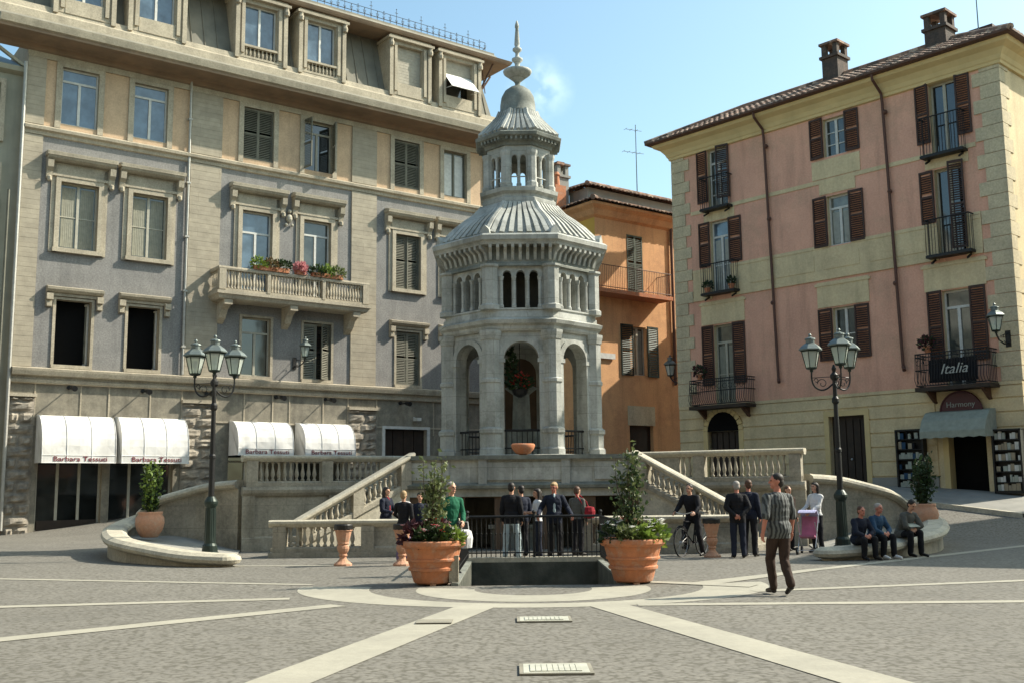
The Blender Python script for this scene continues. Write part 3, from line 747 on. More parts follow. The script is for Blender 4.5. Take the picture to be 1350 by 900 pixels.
# ------------------------------------------------------------------ green house at the far left edge
GH = empty('neighbouring_house', (-19.69, 43.0, 0), R(36.9), 'narrow dull beige green house cut off at the far left edge of the picture', 'building')
m = MB(); facade(m, -9, -.8, -1, 19.3, [(-3.1, -1.7, 11.8, 15.0), (-3.1, -1.7, 16.2, 18.6), (-3.1, -1.7, 6.9, 10)], .3, .35)
m.poly([(-9, .35, -1), (-9, 12, -1), (-9, 12, 19.3), (-9, .35, 19.3)]); m.box(-8.9, -.85, .8, 1, -1, 19)
m.build('wall', 'green_wall', GH)
for z0, z1 in ((11.8, 15), (16.2, 18.6), (6.9, 10)):
    window(GH, -3.1, -1.7, z0, z1, .5, 'glass_curtain', 'shutter_green', 2)
    m = MB(); m.box(-3.3, -3.1, .2, .4, z0-.1, z1+.2); m.box(-1.7, -1.5, .2, .4, z0-.1, z1+.2); m.box(-3.1, -1.7, .2, .4, z1, z1+.2); m.build('window_surround', 'stone_cream', GH)
m = MB(); m.sweep([(0, 19.1), (.3, 19.2), (.35, 19.4), (0, 19.5)], [(-9, .35), (-.8, .35)]); m.build('cornice', 'green_wall', GH)
m = MB(); m.poly([(-9, .1, 19.5), (-.8, .1, 19.5), (-.8, 6, 22), (-9, 6, 22)]); m.poly([(-.8, .1, 19.5), (-.8, 6, 22), (-.8, 12, 19.5)]); m.build('roof', 'iron_green', GH)
m = MB(); m.obox((-1.5, .2, 19.9), (.9, 0, -.55), (0, .08, 0), (.03, 0, .05)); m.build('barge_board', 'frame_cream', GH)
# ------------------------------------------------------------------ pink house
PNK = empty('pink_house', (7.33, 46.33, 0), R(-47.7), 'four storey pink house with yellow ground floor, brown shutters and tiled roof', 'building')
PM = Matrix.Translation((7.33, 46.33, 0)) @ Matrix.Rotation(R(-47.7), 4, 'Z')
PW, PD = 14.65, 4.6
C1, C2, C3 = (1.98, 2.98), (7.68, 8.65), (12.07, 13.08)
holes = [C1+(13.5, 16.2), C2+(14.5, 16.05), C3+(13.45, 16.2), C1+(9.85, 12.98), C2+(10.9, 12.9), C3+(9.8, 12.95),
         C1+(5.05, 8.44), C2+(6.45, 8.44), C3+(5.05, 8.46)]
m = MB(); facade(m, 0, PW, 5.0, 16.35, holes, .28, 0, 0, 1)
m.poly([(0, 0, 0), (0, PD, 0), (0, PD, 16.4), (0, 0, 16.4)]); m.poly([(PW, 0, 0), (PW, PD, 0), (PW, PD, 16.4), (PW, 0, 16.4)], 1); m.poly([(0, PD, 0), (PW, PD, 0), (PW, PD, 16.4), (0, PD, 16.4)])
m.box(.05, PW-.05, .7, .8, 0, 16.3, 2)
m.build('wall', ['pink', 'yellow', 'dark_inside'], PNK)
ghl = [(7.3, 8.8, .9, 4.25), (11.75, 13.28, 1.1, 4.2), (1.5, 3.1, .9, 3.95)]
m = MB(); facade(m, 0, PW, -.3, 5.0, ghl, .35, .0, 0, 0); m.build('ground_floor_wall', 'yellow', PNK)
m = MB()   # rusticated bands with grooves between
zb = [(1.95, 2.45), (2.5, 2.98), (3.03, 3.5), (3.55, 4.02), (4.07, 4.5), (4.55, 4.93)]
def inter(u0, u1, z0, z1):
    segs = [(u0, u1)]
    for a, b, c, d in ghl:
        a, b, d = a-.2, b+.2, d+.22
        if z0 < d and z1 > c: segs = [s for x, y in segs for s in ((x, min(y, a)), (max(x, b), y)) if s[1]-s[0] > .05]
    return segs
for z0, z1 in zb:
    for x, y in inter(0, PW, z0, z1): m.box(x, y, -.05, .01, z0, z1)
m.box(0, PW, -.07, .01, 4.96, 5.08)
m.build('rusticated_band', 'yellow', PNK)
m = MB()
for x, y in inter(0, PW, .2, 1.9): m.box(x, y, -.09, .01, -.3, 1.9)
m.build('base_course', 'render_grey', PNK)
# quoins
m = MB(); mq = MB(); z = 5.08; k = 0
while z < 16.2:
    h = min(.5, 16.3-z); w = .95 if k % 2 else .68
    m.box(-.03, w, -.05, .3 if k % 2 else .6, z+.01, z+h-.01); mq.box(PW-w, PW+.03, -.05, .4 if k % 2 else .7, z+.01, z+h-.01); z += h; k += 1
m.build('quoin', 'quoin', PNK); mq.build('quoin', 'quoin', PNK)
# bands
m = MB(); m.box(.7, 1.3, -.03, .01, 9.62, 10.95)
def band(z0, z1, y, cuts, u0=.98, u1=PW-.98):
    segs = [(u0, u1)]
    for a, b in cuts: segs = [s for p, q in segs for s in ((p, min(q, a)), (max(p, b), q)) if s[1]-s[0] > .05]
    for p, q in segs: m.box(p, q, y, .012, z0, z1)
op = [C1, C2, C3]
m = MB(); band(9.75, 10.85, -.03, [C1, C3]); band(9.6, 9.75, -.06, [C1, C3]); band(10.85, 10.98, -.05, [C1, C3, C2]); band(13.46, 13.62, -.035, [C1, C3])
for a, b in ((4.0, 7.0), (9.4, 11.6), (7.4, 8.95)): m.box(a, b, -.05, .01, 10.0, 10.6)
for a, b in op: m.box(a-.62, b+.62, -.04, .012, 8.5, 9.5); m.box(a-.7, b+.7, -.07, .012, 9.35, 9.45)
for a, b in (C1, C2, C3):
    for z0, z1 in ((12.98, 13.46),): m.box(a-.3, b+.3, -.03, .012, z0+.02, z1)
m.box(7.1, 9.2, -.035, .012, 13.65, 14.4); m.box(PW-1.5, PW-.98, -.03, .01, 11.0, 11.1)
m.build('plaster_band', 'yellow', PNK)
# coved cornice
prof = [(0, 16.2), (.1, 16.22), (.12, 16.32), (.16, 16.36), (.22, 16.5), (.36, 16.68), (.58, 16.8), (.62, 16.86), (.66, 16.95), (0, 17.0)]
m = MB(); m.sweep(prof, [(0, PD), (0, 0), (PW, 0), (PW, PD)]); m.build('cornice', 'cornice_yellow', PNK)
# hipped tile roof made of rows of curved tiles
def tile_roof(par, u0, u1, y0, y1, z0, pitch, name='roof', wave=.27, hip=True, mat='roof_tiles'):
    """hipped roof over the rectangle; each plane is corrugated, with a step at every course"""
    m = MB(); t = math.tan(pitch); half = (y1-y0)/2; rn = random.Random(5)
    def plane(o, ax, ay, L, hipl, hipr):
        n = int(L/(wave/4)); course = .42; ks = int(half/math.cos(pitch)/course)+1
        for k in range(ks):
            d0, d1 = k*course*math.cos(pitch), min(half, (k+1)*course*math.cos(pitch))
            if d1-d0 < .02: continue
            a0 = d0 if hipl else 0; b0 = L-(d0 if hipr else 0); 
            row0 = []; row1 = []; jit = [rn.uniform(-.018, .018) for _ in range(int(L/wave)+3)]
            for i in range(n+1):
                x = L*i/n
                xa = min(max(x, d0 if hipl else 0), L-(d0 if hipr else 0)); xb = min(max(x, d1 if hipl else 0), L-(d1 if hipr else 0))
                h = .055*abs(sin(pi*x/wave))+.0
                j = jit[int(x/wave)]
                pa = Vector(o)+Vector(ax)*xa+Vector(ay)*(d0-j); pb = Vector(o)+Vector(ax)*xb+Vector(ay)*d1
                row0.append((pa.x, pa.y, z0+d0*t+h+.05)); row1.append((pb.x, pb.y, z0+d1*t+h))
            vs = row0+row1+[(p[0], p[1], p[2]-.05) for p in row0]; N = n+1
            m.add(vs, [(i, i+1, N+i+1, N+i) for i in range(n)]+[(2*N+i, 2*N+i+1, i+1, i) for i in range(n)])
    plane((u0, y0, 0), (1, 0, 0), (0, 1, 0), u1-u0, hip, hip)
    plane((u1, y1, 0), (-1, 0, 0), (0, -1, 0), u1-u0, hip, hip)
    plane((u0, y1, 0), (0, -1, 0), (1, 0, 0), y1-y0, True, True); plane((u1, y0, 0), (0, 1, 0), (-1, 0, 0), y1-y0, True, True)
    zr = z0+half*t
    m.path([(u0+half, (y0+y1)/2, zr+.06), (u1-half, (y0+y1)/2, zr+.06)], .13, 7)
    for (a, b, c) in ((u0, y0, 1), (u0, y1, 1), (u1, y0, -1), (u1, y1, -1)):
        m.path([(a, b, z0+.06), (a+c*half, (y0+y1)/2, zr+.06)], .12, 7)
    return m.build(name, mat, par, smooth=False)
tile_roof(PNK, -.85, PW+.85, -.85, PD+.85, 17.0, R(27))
m = MB(); m.sweep([(.6, 16.93), (.78, 16.93), (.86, 16.98), (.86, 17.06), (.6, 17.02)], [(0, PD), (0, 0), (PW, 0), (PW, PD)]); m.build('gutter', 'iron_rust', PNK)
def chimney(par, u, y, z0, z1, w=.42, d=.42, mat='render_grey', name='chimney'):
    m = MB(); m.box(u-w, u+w, y-d, y+d, z0, z1-.75); m.box(u-w-.08, u+w+.08, y-d-.08, y+d+.08, z1-.8, z1-.68)
    for sx in (-1, 1):
        for sy in (-1, 1): m.box(u+sx*(w-.1)-.1, u+sx*(w-.1)+.1, y+sy*(d-.1)-.1, y+sy*(d-.1)+.1, z1-.68, z1-.2)
    c = m.build(name, mat, par)
    m = MB(); m.box(u-w-.08, u+w+.08, y-d-.08, y+d+.08, z1-.2, z1-.1); m.box(u-w*.6, u+w*.6, y-d*.6, y+d*.6, z1-.1, z1+.02); m.build('cap', 'roof_tiles', c)
    return c
chimney(PNK, 7.1, 2.2, 17.6, 20.15, w=.36, mat='brick_dark'); chimney(PNK, 11.65, 2.2, 17.6, 19.85, .42, mat='brick_dark')
m = MB(); m.box(12.6, 13.5, 2.6, 3.4, 18, 18.9); m.build('vent', 'wood_brown', PNK)
# downpipes
for u in (4.97, 10.3):
    m = MB(); m.path([(u, -.8, 16.95), (u, -.75, 16.75), (u+.02, -.2, 16.35), (u+.02, -.14, 16.0), (u+.2, -.12, 5.9)], .055, 8)
    m.path([(u+.2, -.12, 5.9), (u+.3, -.25, 5.75)], .07, 8)
    for z in (9.0, 12.5, 15.6): m.sphere((u+.1, -.13, z), .1, 8)
    m.build('downpipe', 'copper_pipe', PNK)
# windows
def rail_box(par, u0, u1, z0, z1, d, bars=.11, name='balconet', mat='iron'):
    m = MB()
    for z in (z0+.1, z1): m.path([(u0, .0, z), (u0, -d, z), (u1, -d, z), (u1, .0, z)], .02 if z < z1 else .028, 6)
    n = int((u1-u0)/bars)
    for i in range(n+1): x = u0+(u1-u0)*i/n; m.tube((x, -d, z0+.1), (x, -d, z1), .011, n=5)
    for i in range(1, int(d/bars)): 
        for x in (u0, u1): m.tube((x, -i*bars, z0+.1), (x, -i*bars, z1), .011, n=5)
    m.box(u0-.03, u1+.03, -d-.04, 0, z0, z0+.09, 0)
    for x in (u0+.15, u1-.15): m.obox((x, -d*.45, z0-.1), (.03, 0, 0), (0, d*.45, .1), (0, -.01, .03))
    return m.build(name, mat, par)
def dbl(c, zs0, zs1, y=-.06, aL=4, aR=4, wl=.6, wr=.5, mat='wood_brown'):
    shutter(PNK, c[0]-wl, c[0], zs0, zs1, y, mat, R(-aL), 1); shutter(PNK, c[1], c[1]+wr, zs0, zs1, y, mat, R(-aR), 0)
# column 1
window(PNK, *C1, 13.5, 16.2, .2, 'glass_mid', 'frame_white', 2, 15.6, rows=3); shutter(PNK, C1[0]-.6, C1[0]-.02, 13.9, 16.25, -.05, 'wood_brown', R(-5), 1); shutter(PNK, C1[1]-.45, C1[1]+.15, 13.9, 16.25, -.06, 'wood_brown', R(12), 1)
rail_box(PNK, 1.8, 3.2, 13.42, 14.87, .4)
window(PNK, *C1, 9.85, 12.98, .2, 'glass_blue', 'frame_white', 2, 12.3, rows=2, curtain='curtain'); dbl(C1, 11.05, 13.0, wl=.6, wr=.62); rail_box(PNK, 1.7, 3.4, 9.72, 11.05, .4)
window(PNK, *C1, 5.05, 8.44, .2, 'glass_mid', 'frame_cream', 2, 7.7, rows=2, curtain='curtain_dim'); dbl(C1, 5.9, 8.46, wl=.62, wr=.6)
# column 2
window(PNK, *C2, 14.5, 16.05, .2, 'glass_mid', 'frame_white', 2, rows=3); dbl(C2, 14.5, 16.15, wl=.6, wr=.58)
window(PNK, *C2, 10.9, 12.9, .2, 'glass_curtain', 'frame_white', 2, 12.4, rows=1, curtain='curtain'); dbl(C2, 10.9, 12.92, wl=.62, wr=.6)
window(PNK, *C2, 6.45, 8.44, .2, 'glass_mid', 'frame_white', 2, rows=2); dbl(C2, 6.42, 8.44, wl=.62, wr=.58)
# column 3
window(PNK, *C3, 13.45, 16.2, .24, 'glass_dark', 'frame_cream', 2)
q = MB(); q.box(0, .5, -.03, .03, 13.5, 16.15); q.build('window_sash', 'frame_white', PNK, loc=(C3[1]-.02, .2, 0), rot=(0, 0, R(140)))
q = MB(); q.box(.06, .44, -.036, .036, 13.65, 16.05); q.build('pane', 'glass_blue', PNK, loc=(C3[1]-.02, .2, 0), rot=(0, 0, R(140)))
dbl(C3, 14.0, 16.25, wl=.52, wr=.52); rail_box(PNK, 11.82, 13.35, 13.35, 14.85, .4)
window(PNK, *C3, 9.8, 12.95, .24, 'glass_dark', 'frame_cream', 2); shutter(PNK, C3[0]-.55, C3[0]-.02, 11.0, 12.95, -.05, 'wood_brown', R(-4), 1)
shutter(PNK, C3[1]-.42, C3[1]+.12, 9.9, 13.1, -.1, 'wood_brown', R(10), 1); rail_box(PNK, 11.8, 13.4, 9.65, 11.05, .4)
window(PNK, *C3, 5.05, 8.46, .2, 'glass_mid', 'frame_white', 2, 7.85); dbl(C3, 5.9, 8.5, wl=.55, wr=.55)
# the two larger iron balconies on the first floor
def big_balcony(u0, u1, z0, z1, d):
    m = MB(); m.box(u0-.05, u1+.05, -d-.05, 0, z0-.14, z0); b = m.build('balcony', 'wood_door', PNK)
    r = MB()
    n = int((u1-u0)/.1)
    for i in range(n+1):
        x = u0+(u1-u0)*i/n; r.path([(x, -d, z0+.05), (x, -d-.12, z0+.25), (x, -d-.05, z0+.6), (x, -d, z1)], .012, 5)
    for x in (u0, u1):
        for i in range(1, int(d/.12)+1): r.path([(x, -i*.12, z0+.05), (x, -i*.12, z1)], .012, 5)
    for z in (z0+.05, z0+.6, z1-.12, z1): r.path([(u0, 0, z), (u0, -d, z), (u1, -d, z), (u1, 0, z)], .022, 6)
    for i in range(int((u1-u0)/.28)):
        x = u0+.14+i*.28; r.path([(x+.1*cos(a*pi/4), -d-.03, z1-.32+.1*sin(a*pi/4)) for a in range(8)], .01, 4, closed=True)
    r.build('railing', 'iron', b)
    q = MB()
    for x in (u0+.3, u1-.3): q.extr([(x-.05, 0, z0-.14), (x-.05, -d+.1, z0-.14), (x-.05, -.15, z0-.5), (x-.05, 0, z0-.55)], (.1, 0, 0))
    q.build('bracket', 'iron_rust', b)
    return b
big_balcony(1.15, 3.95, 5.0, 6.1, .72); bb = big_balcony(11.3, 13.85, 5.02, 6.2, .78)
q = MB(); q.box(11.8, 13.5, -.80, -.78, 5.15, 5.95); q.build('sign_panel', 'c_black', bb)
text('lettering', 'Italia', .5, 'letter_white', bb, (12.75, -.96, 5.42), (R(90), 0, 0), .006, shear=.35, w=1.05)
def pot_plant(u, y, z, lab, mats, parM=PM, r=.13, cnt=160, sp=(.28, .2, .22), sz=.12):
    b = MB(); b.lathe([(r*.7, 0), (r, .2), (r*1.1, .2), (r*1.1, .24), (r*.9, .24), (r*.85, .2)], (u, y, z), 12)
    o = b.build('potted_plant', 'terracotta', None); tag(o, lab, 'potted plant', 'plants on the pink house balconies'); o.matrix_world = parM
    q = MB(); rn = random.Random(int(u*77+z*7))
    for i, mm in enumerate(mats): q.leaves((u, y, z+.36), sp, cnt, sz, i, rn)
    q.build('foliage', mats, o)
pot_plant(1.95, -.3, 9.81, 'small dark leafy plant at left on the second floor balconet of the pink house', ['leaf_dark'], cnt=120, sp=(.22, .12, .16))
pot_plant(3.2, -.3, 9.81, 'small dark leafy plant at right on the second floor balconet of the pink house', ['leaf_dark'], cnt=120, sp=(.18, .12, .16))
pot_plant(1.6, -.6, 6.12, 'red leaved plant on the rail of the left iron balcony', ['leaf_red', 'leaf_dark'], cnt=110)
pot_plant(11.7, -.6, 6.22, 'dark red flowering plant at left on the rail of the lettered balcony', ['leaf_red', 'leaf_dark'], cnt=120)
# ground floor openings
m = MB()
for z in [1+.0*i for i in range(1)]: m.box(7.3, 8.8, .2, .26, .9, 4.25)
for k in range(5): m.box(7.33+k*.3, 7.58+k*.3, .15, .2, 1.05, 4.1)
d = m.build('door', 'wood_door', PNK); q = MB(); q.sphere((8.1, .12, 2.6), .05, 8); q.build('handle', 'chrome', d)
m = MB(); m.box(7.1, 7.3, -.09, .1, 1, 4.25); m.box(8.8, 9.0, -.09, .1, 1, 4.25); m.box(7.1, 9.0, -.1, .1, 4.25, 4.45); m.build('door_surround', 'cornice_yellow', PNK)
m = MB(); ac, ar = 2.3, .8
pts = [(1.5, .2, 1.0), (3.1, .2, 1.0)]+[(ac+ar*cos(pi*i/12), .2, 3.95+ar*sin(pi*i/12)) for i in range(13)]
m.extr(pts, (0, .06, 0))
for k in range(5): m.box(1.55+k*.31, 1.8+k*.31, .15, .2, 1.1, 3.9)
m.build('arched_door', 'wood_door', PNK)
m = MB()   # spandrel ring around the arch: stone voussoirs
for i in range(12):
    a0, a1 = pi*i/12+.02, pi*(i+1)/12-.02
    m.extr([(ac+ar*cos(a0), -.08, 3.95+ar*sin(a0)), (ac+(ar+.22)*cos(a0), -.08, 3.95+(ar+.22)*sin(a0)), (ac+(ar+.22)*cos(a1), -.08, 3.95+(ar+.22)*sin(a1)), (ac+ar*cos(a1), -.08, 3.95+ar*sin(a1))], (0, .3, 0))
m.box(1.28, 1.5, -.08, .2, 1, 3.95); m.box(3.1, 3.32, -.08, .2, 1, 3.95)
m.extr([(1.48, 0.012, 3.93)]+[(ac-ar*cos(pi*i/12), .012, 3.95+ar*sin(pi*i/12)) for i in range(13)]+[(3.12, .012, 3.93), (3.12, .012, 3.94)][:1], (0, .0, .0)) if False else None
m.build('arch_surround', 'cornice_yellow', PNK)
m = MB(); m.extr([(ac+.81*cos(pi*i/16), -.055, 3.95+.81*sin(pi*i/16)) for i in range(17)], (0, .04, 0)); m.build('fanlight', 'dark_inside', PNK)
m = MB(); m.box(11.75, 13.28, .5, .55, 1.1, 4.2); f = m.build('shop_doorway', 'dark_inside', PNK)
q = MB(); q.box(11.75, 11.95, -.02, .4, 1.2, 4.2); q.build('door_jamb', 'cornice_yellow', f)
q = MB(); q.box(11.6, 13.45, -.45, .05, 1.0, 1.3); q.build('doorstep', 'terrace_stone', f)
# arched red sign above the awning
m = MB(); m.extr([(12.55+.75*cos(pi*i/16), -.16, 4.12+.72*sin(pi*i/16)) for i in range(17)], (0, .08, 0)); m.path([(12.55+.75*cos(pi*i/16), -.17, 4.12+.72*sin(pi*i/16)) for i in range(17)], .03, 6)
s = m.build('shop_sign', 'sign_red', PNK); text('lettering', 'Harmony', .27, 'letter_white', s, (12.55, -.18, 4.3), (R(90), 0, 0), .006)
# grey awning
m = MB(); u0, u1, d_ = 11.4, 13.7, 1.0
prof = [(0, 4.2), (-.5, 4.12), (-.82, 3.82), (-d_, 3.45), (-d_, 3.2)]; N = 12
k = len(prof); vs = [(u0+(u1-u0)*j/N, y, z+(.035 if (i == k-1 and j % 2) else 0)) for j in range(N+1) for i, (y, z) in enumerate(prof)]
m.add(vs, [(j*k+i, (j+1)*k+i, (j+1)*k+i+1, j*k+i+1) for j in range(N) for i in range(k-1)])
for x in (u0, u1): m.poly([(x, y, z) for y, z in prof]+[(x, 0, 3.25)])
o = tag(m.build('awning', 'canvas_grey', None), 'grey green awning over the shop door of the pink house', 'awning'); o.matrix_world = PM
# display cases of postcards and books
def case(u0, u1, z0, z1, lab, mats, seed, rows=6):
    m = MB(); m.box(u0, u1, -.12, -.095, z0, z1); m.box(u0, u0+.06, -.4, -.12, z0, z1); m.box(u1-.06, u1, -.4, -.12, z0, z1); m.box(u0, u1, -.4, -.12, z1-.06, z1); m.box(u0, u1, -.4, -.12, z0, z0+.08)
    for r in range(1, rows): z = z0+(z1-z0)*r/rows; m.box(u0+.06, u1-.06, -.36, -.12, z-.02, z+.01)
    o = tag(m.build('display_case', 'iron', None), lab, 'display case', 'display cases beside the shop door'); o.matrix_world = PM
    rn = random.Random(seed); q = MB()
    for r in range(rows):
        zb = z0+(z1-z0)*r/rows+(.09 if r == 0 else .02); u = u0+.08
        while u < u1-.14:
            w = rn.uniform(.06, .15); h = rn.uniform(.16, .27)
            if rn.random() < .85: q.box(u, min(u+w, u1-.08), -.32, -.27+rn.uniform(-.03, .03), zb, zb+h, rn.choice([0, 0, 0, 1, 1, 2, 3]))
            u += w+.012
    b = tag(q.build('books', mats, o), None, None, None, 'stuff')
case(10.15, 11.2, 1.45, 3.6, 'dark display case of books left of the shop door', ['paper_pale', 'c_blue', 'paper_tan', 'c_black'], 4)
case(13.62, 14.6, 1.3, 3.45, 'display case with rows of pale books right of the shop door', ['paper_pale', 'paper_white', 'paper_tan', 'paper_tan'], 9)

# ------------------------------------------------------------------ orange house behind the monument
ORG = empty('orange_house', (3.9, 48.0, 0), R(36.9), 'orange house with green shutters and a long iron balcony beside the monument', 'building')
OM = Matrix.Translation((3.9, 48, 0)) @ Matrix.Rotation(R(36.9), 4, 'Z')
OD = 3.0
m = MB(); oh = [(2.0, 3.0, 10.75, 13.55), (2.2, 3.1, 6.85, 9.15), (1.9, 3.4, 1, 4.5)]
facade(m, 0, 9, 0, 14.5, oh, .3, 0, 0, 0); m.box(.05, 8.9, .7, .8, 0, 14)
m.poly([(9, 0, 0), (9, OD, 0), (9, OD, 14.5), (9, 0, 14.5)]); m.poly([(0, OD, 0), (9, OD, 0), (9, OD, 14.5), (0, OD, 14.5)])
m.build('wall', 'orange', ORG)
m = MB(); facade(m, 0, OD, 0, 12.2, [], .2, 0, 0); facade(m, 0, OD, 12.2, 14.5, [], .2, 0, 1); m.build('side_wall', ['orange', 'yellow_wall'], ORG, loc=(0, OD, 0), rot=(0, 0, R(-90)))
m = MB(); m.sweep([(0, 14.1), (.15, 14.2), (.3, 14.45), (.5, 14.6), (.52, 14.72), (0, 14.8)], [(0, OD), (0, 0), (9, 0)]); m.build('cornice', 'orange', ORG)
tile_roof(ORG, -.7, 9.5, -.7, OD+.7, 14.75, R(20))
m = MB(); m.box(.6, 8, 1.1, 2.5, 14.2, 15.9); ob = m.build('attic', 'render_grey', ORG)
rf = tile_roof(ORG, .2, 8.6, .7, 2.9, 15.9, R(20))
chimney(ORG, -.1, 2.4, 15, 17.3, .35, .3); 
m = MB(); m.box(-1.0, -.35, 1.6, 2.2, 14.8, 15.9); m.lathe([(.18, 0), (.14, .5), (.2, .55), (.12, .7)], (-.7, 1.9, 15.9), 10); m.build('chimney', 'terracotta', ORG)
m = MB(); m.box(-1.2, -1.0, 2.6, 2.8, 14.5, 16.1); m.box(-1.35, -.85, 2.55, 2.85, 16, 16.1); m.build('flue', 'iron', ORG)
# balcony
m = MB(); m.box(-1.0, 4.0, -1.0, 0, 10.38, 10.56); b = m.build('balcony', 'terracotta', ORG)
r = MB(); 
for i in range(46): r.tube((-.95+i*.109, -.95, 10.56), (-.95+i*.109, -.95, 11.65), .009, n=4)
for z in (10.65, 11.65): r.path([(-.95, 0, z), (-.95, -.95, z), (3.95, -.95, z), (3.95, 0, z)], .02, 5)
for i in range(8): r.tube((3.95, -.12*i, 10.56), (3.95, -.12*i, 11.65), .009, n=4)
r.build('railing', 'iron_rust', b)
shutter(ORG, 2.0, 2.5, 10.75, 13.55, .03, 'shutter_green'); shutter(ORG, 2.5, 3.0, 10.75, 13.55, .03, 'shutter_green', 0, 1)
window(ORG, 2.2, 3.1, 6.85, 9.15, .2, 'glass_mid', 'frame_cream', 2, curtain='curtain_dim')
shutter(ORG, 1.45, 2.18, 6.8, 9.2, -.06, 'iron_green', R(-3), 1); shutter(ORG, 3.12, 3.85, 6.8, 9.2, -.06, 'iron_green', R(-3), 0)
m = MB(); m.box(1.9, 3.4, .2, .26, 1, 4.5); m.build('door', 'wood_door', ORG)
m = MB(); m.box(1.8, 3.5, -.06, .02, 4.5, 5.4); m.build('door_lintel', 'quoin', ORG)
m = MB(); m.box(-.2, 1.0, -.12, -.04, 7.5, 7.75); m.build('wall_plaque', 'paper_white', ORG)
m = MB(); m.tube((4.9, -.1, 6.5), (4.9, -.1, 14.3), .07, n=8); m.build('downpipe', 'copper_pipe', ORG)
BH = empty('back_house', (0, 0, 0), 0, 'dim grey brown house closing the alley behind the monument', 'building')
m = MB(); facade(m, -9, 8, -1, 11.5, [(-3.2, -2.2, 5, 7), (.2, 1.2, 5, 7), (.0, 1.4, 0, 3.6), (-3.4, -2, 0, 3.6)], .3, 62); m.poly([(8, 62, -1), (8, 70, -1), (8, 70, 11.5), (8, 62, 11.5)]); m.box(-8.9, 7.9, 62.4, 62.6, -1, 11.4)
m.build('wall', 'grotto_brown', BH)
RH = empty('shade_house', (0, 0, 0), 0, 'unseen plain brown house added behind the orange one to cast shade', 'building')
m = MB(); m.box(4.2, 14, 55.3, 61, -1, 14.6); m.build('wall', 'orange', RH); m2 = MB(); m2.box(12.6, 19, 50.2, 56, -1, 13.2); m2.build('shade_annexe', 'orange', RH); m = MB(); m.box(4.0, 14.2, 55.1, 61.2, 14.6, 14.9); m.build('roof', 'roof_tiles', RH)  # unseen blocks added to shade the palace and the orange house
m = MB(); m.extr([(-9.3, 61.5, 11.5), (8.3, 61.5, 11.5), (8.3, 66, 13.2), (-9.3, 66, 13.2)], (0, 0, .15)); m.build('roof', 'roof_tiles', BH)
# aerials on the roofs
def antenna(loc, h, lab, arms):
    m = MB(); m.tube((0, 0, 0), (0, 0, h), .03, .02, 6)
    for z, l in arms:
        m.tube((-l, 0, z), (l*.6, 0, z), .014, n=4)
        k = int(l*6)
        for i in range(k): x = -l+i*l*1.6/k; m.tube((x, -.16, z), (x, .16, z), .009, n=4)
    return tag(m.build('aerial', 'zinc', None, loc=loc, rot=(0, 0, R(25))), lab, 'aerial', 'television aerials on the roofs')
antenna(tuple(OM @ Vector((4.72, 2.0, 15.9))), 4.2, 'tall television aerial with two sets of arms on the orange house roof', [(3.9, .6), (2.7, .75)])
antenna(tuple(PM @ Vector((13.1, 2.3, 18.0))), 2.2, 'thin television mast beside the right chimney of the pink house', [(2.1, .12)])

# ------------------------------------------------------------------ tall house out of the picture on the right, whose shade falls over the square
B2 = empty('corner_house', (0, 0, 0), 0, 'ochre corner house on the right side of the square', 'building')
P = [(25.9, 27.7), (32.4, 24.4), (37.5, 34), (31, 37)]
m = MB(); n = 4
for i in range(4):
    a, b = P[i], P[(i+1) % 4]; m.poly([(a[0], a[1], -1), (b[0], b[1], -1), (b[0], b[1], 17), (a[0], a[1], 17)])
m.build('wall', 'yellow', B2)
m = MB(); m.sweep([(0, 16.8), (.4, 16.9), (.45, 17.1), (0, 17.2)], P, True); m.poly([(a, b, 17.15) for a, b in P]); m.build('roof', 'roof_tiles', B2)

def unseen_house(P, h, mat, lab):  # added outside the view to cut fill light from the low sky
    """houses added out of view on the other sides of the square, behind and beside the viewer: walls with rows of windows"""
    o = empty('unseen_house', (0, 0, 0), 0, lab, 'building', 'unseen houses added to block low sky light'); m = MB(); w = MB()
    for i in range(4):
        a, b = Vector(P[i]), Vector(P[(i+1) % 4]); d = b-a; L = d.length; d.normalize(); n = Vector((d.y, -d.x))
        m.poly([(a.x, a.y, -1), (b.x, b.y, -1), (b.x, b.y, h), (a.x, a.y, h)])
        k = int(L/3.2)
        for q in range(k):
            c = a+d*(L*(q+.5)/k)+n*.01
            for f in range(int(h/4)): w.obox((c.x, c.y, 2.2+4*f), (d.x*.55, d.y*.55, 0), (n.x*.03, n.y*.03, 0), (0, 0, 1.1))
    m.build('wall', mat, o); w.build('shutter', 'wood_brown', o); r = MB(); r.sweep([(0, h-.3), (.5, h-.1), (.5, h+.1), (0, h+.3)], P, True); r.poly([(x, y, h+.2) for x, y in P]); r.build('roof', 'roof_tiles', o)
unseen_house([(-30, -9), (24, -9), (24, -22), (-30, -22)][::-1], 20, 'yellow', 'unseen long yellow house added behind the viewer to block low sky light')
unseen_house([(-27, -8), (-40, -8), (-40, 30), (-27, 30)][::-1], 19, 'render_grey', 'unseen grey house added on the left side of the square to block low sky light')
unseen_house([(25, -8), (25, 14), (36, 14), (36, -8)][::-1], 13, 'pink', 'unseen low pink house added on the right side of the square to block low sky light')
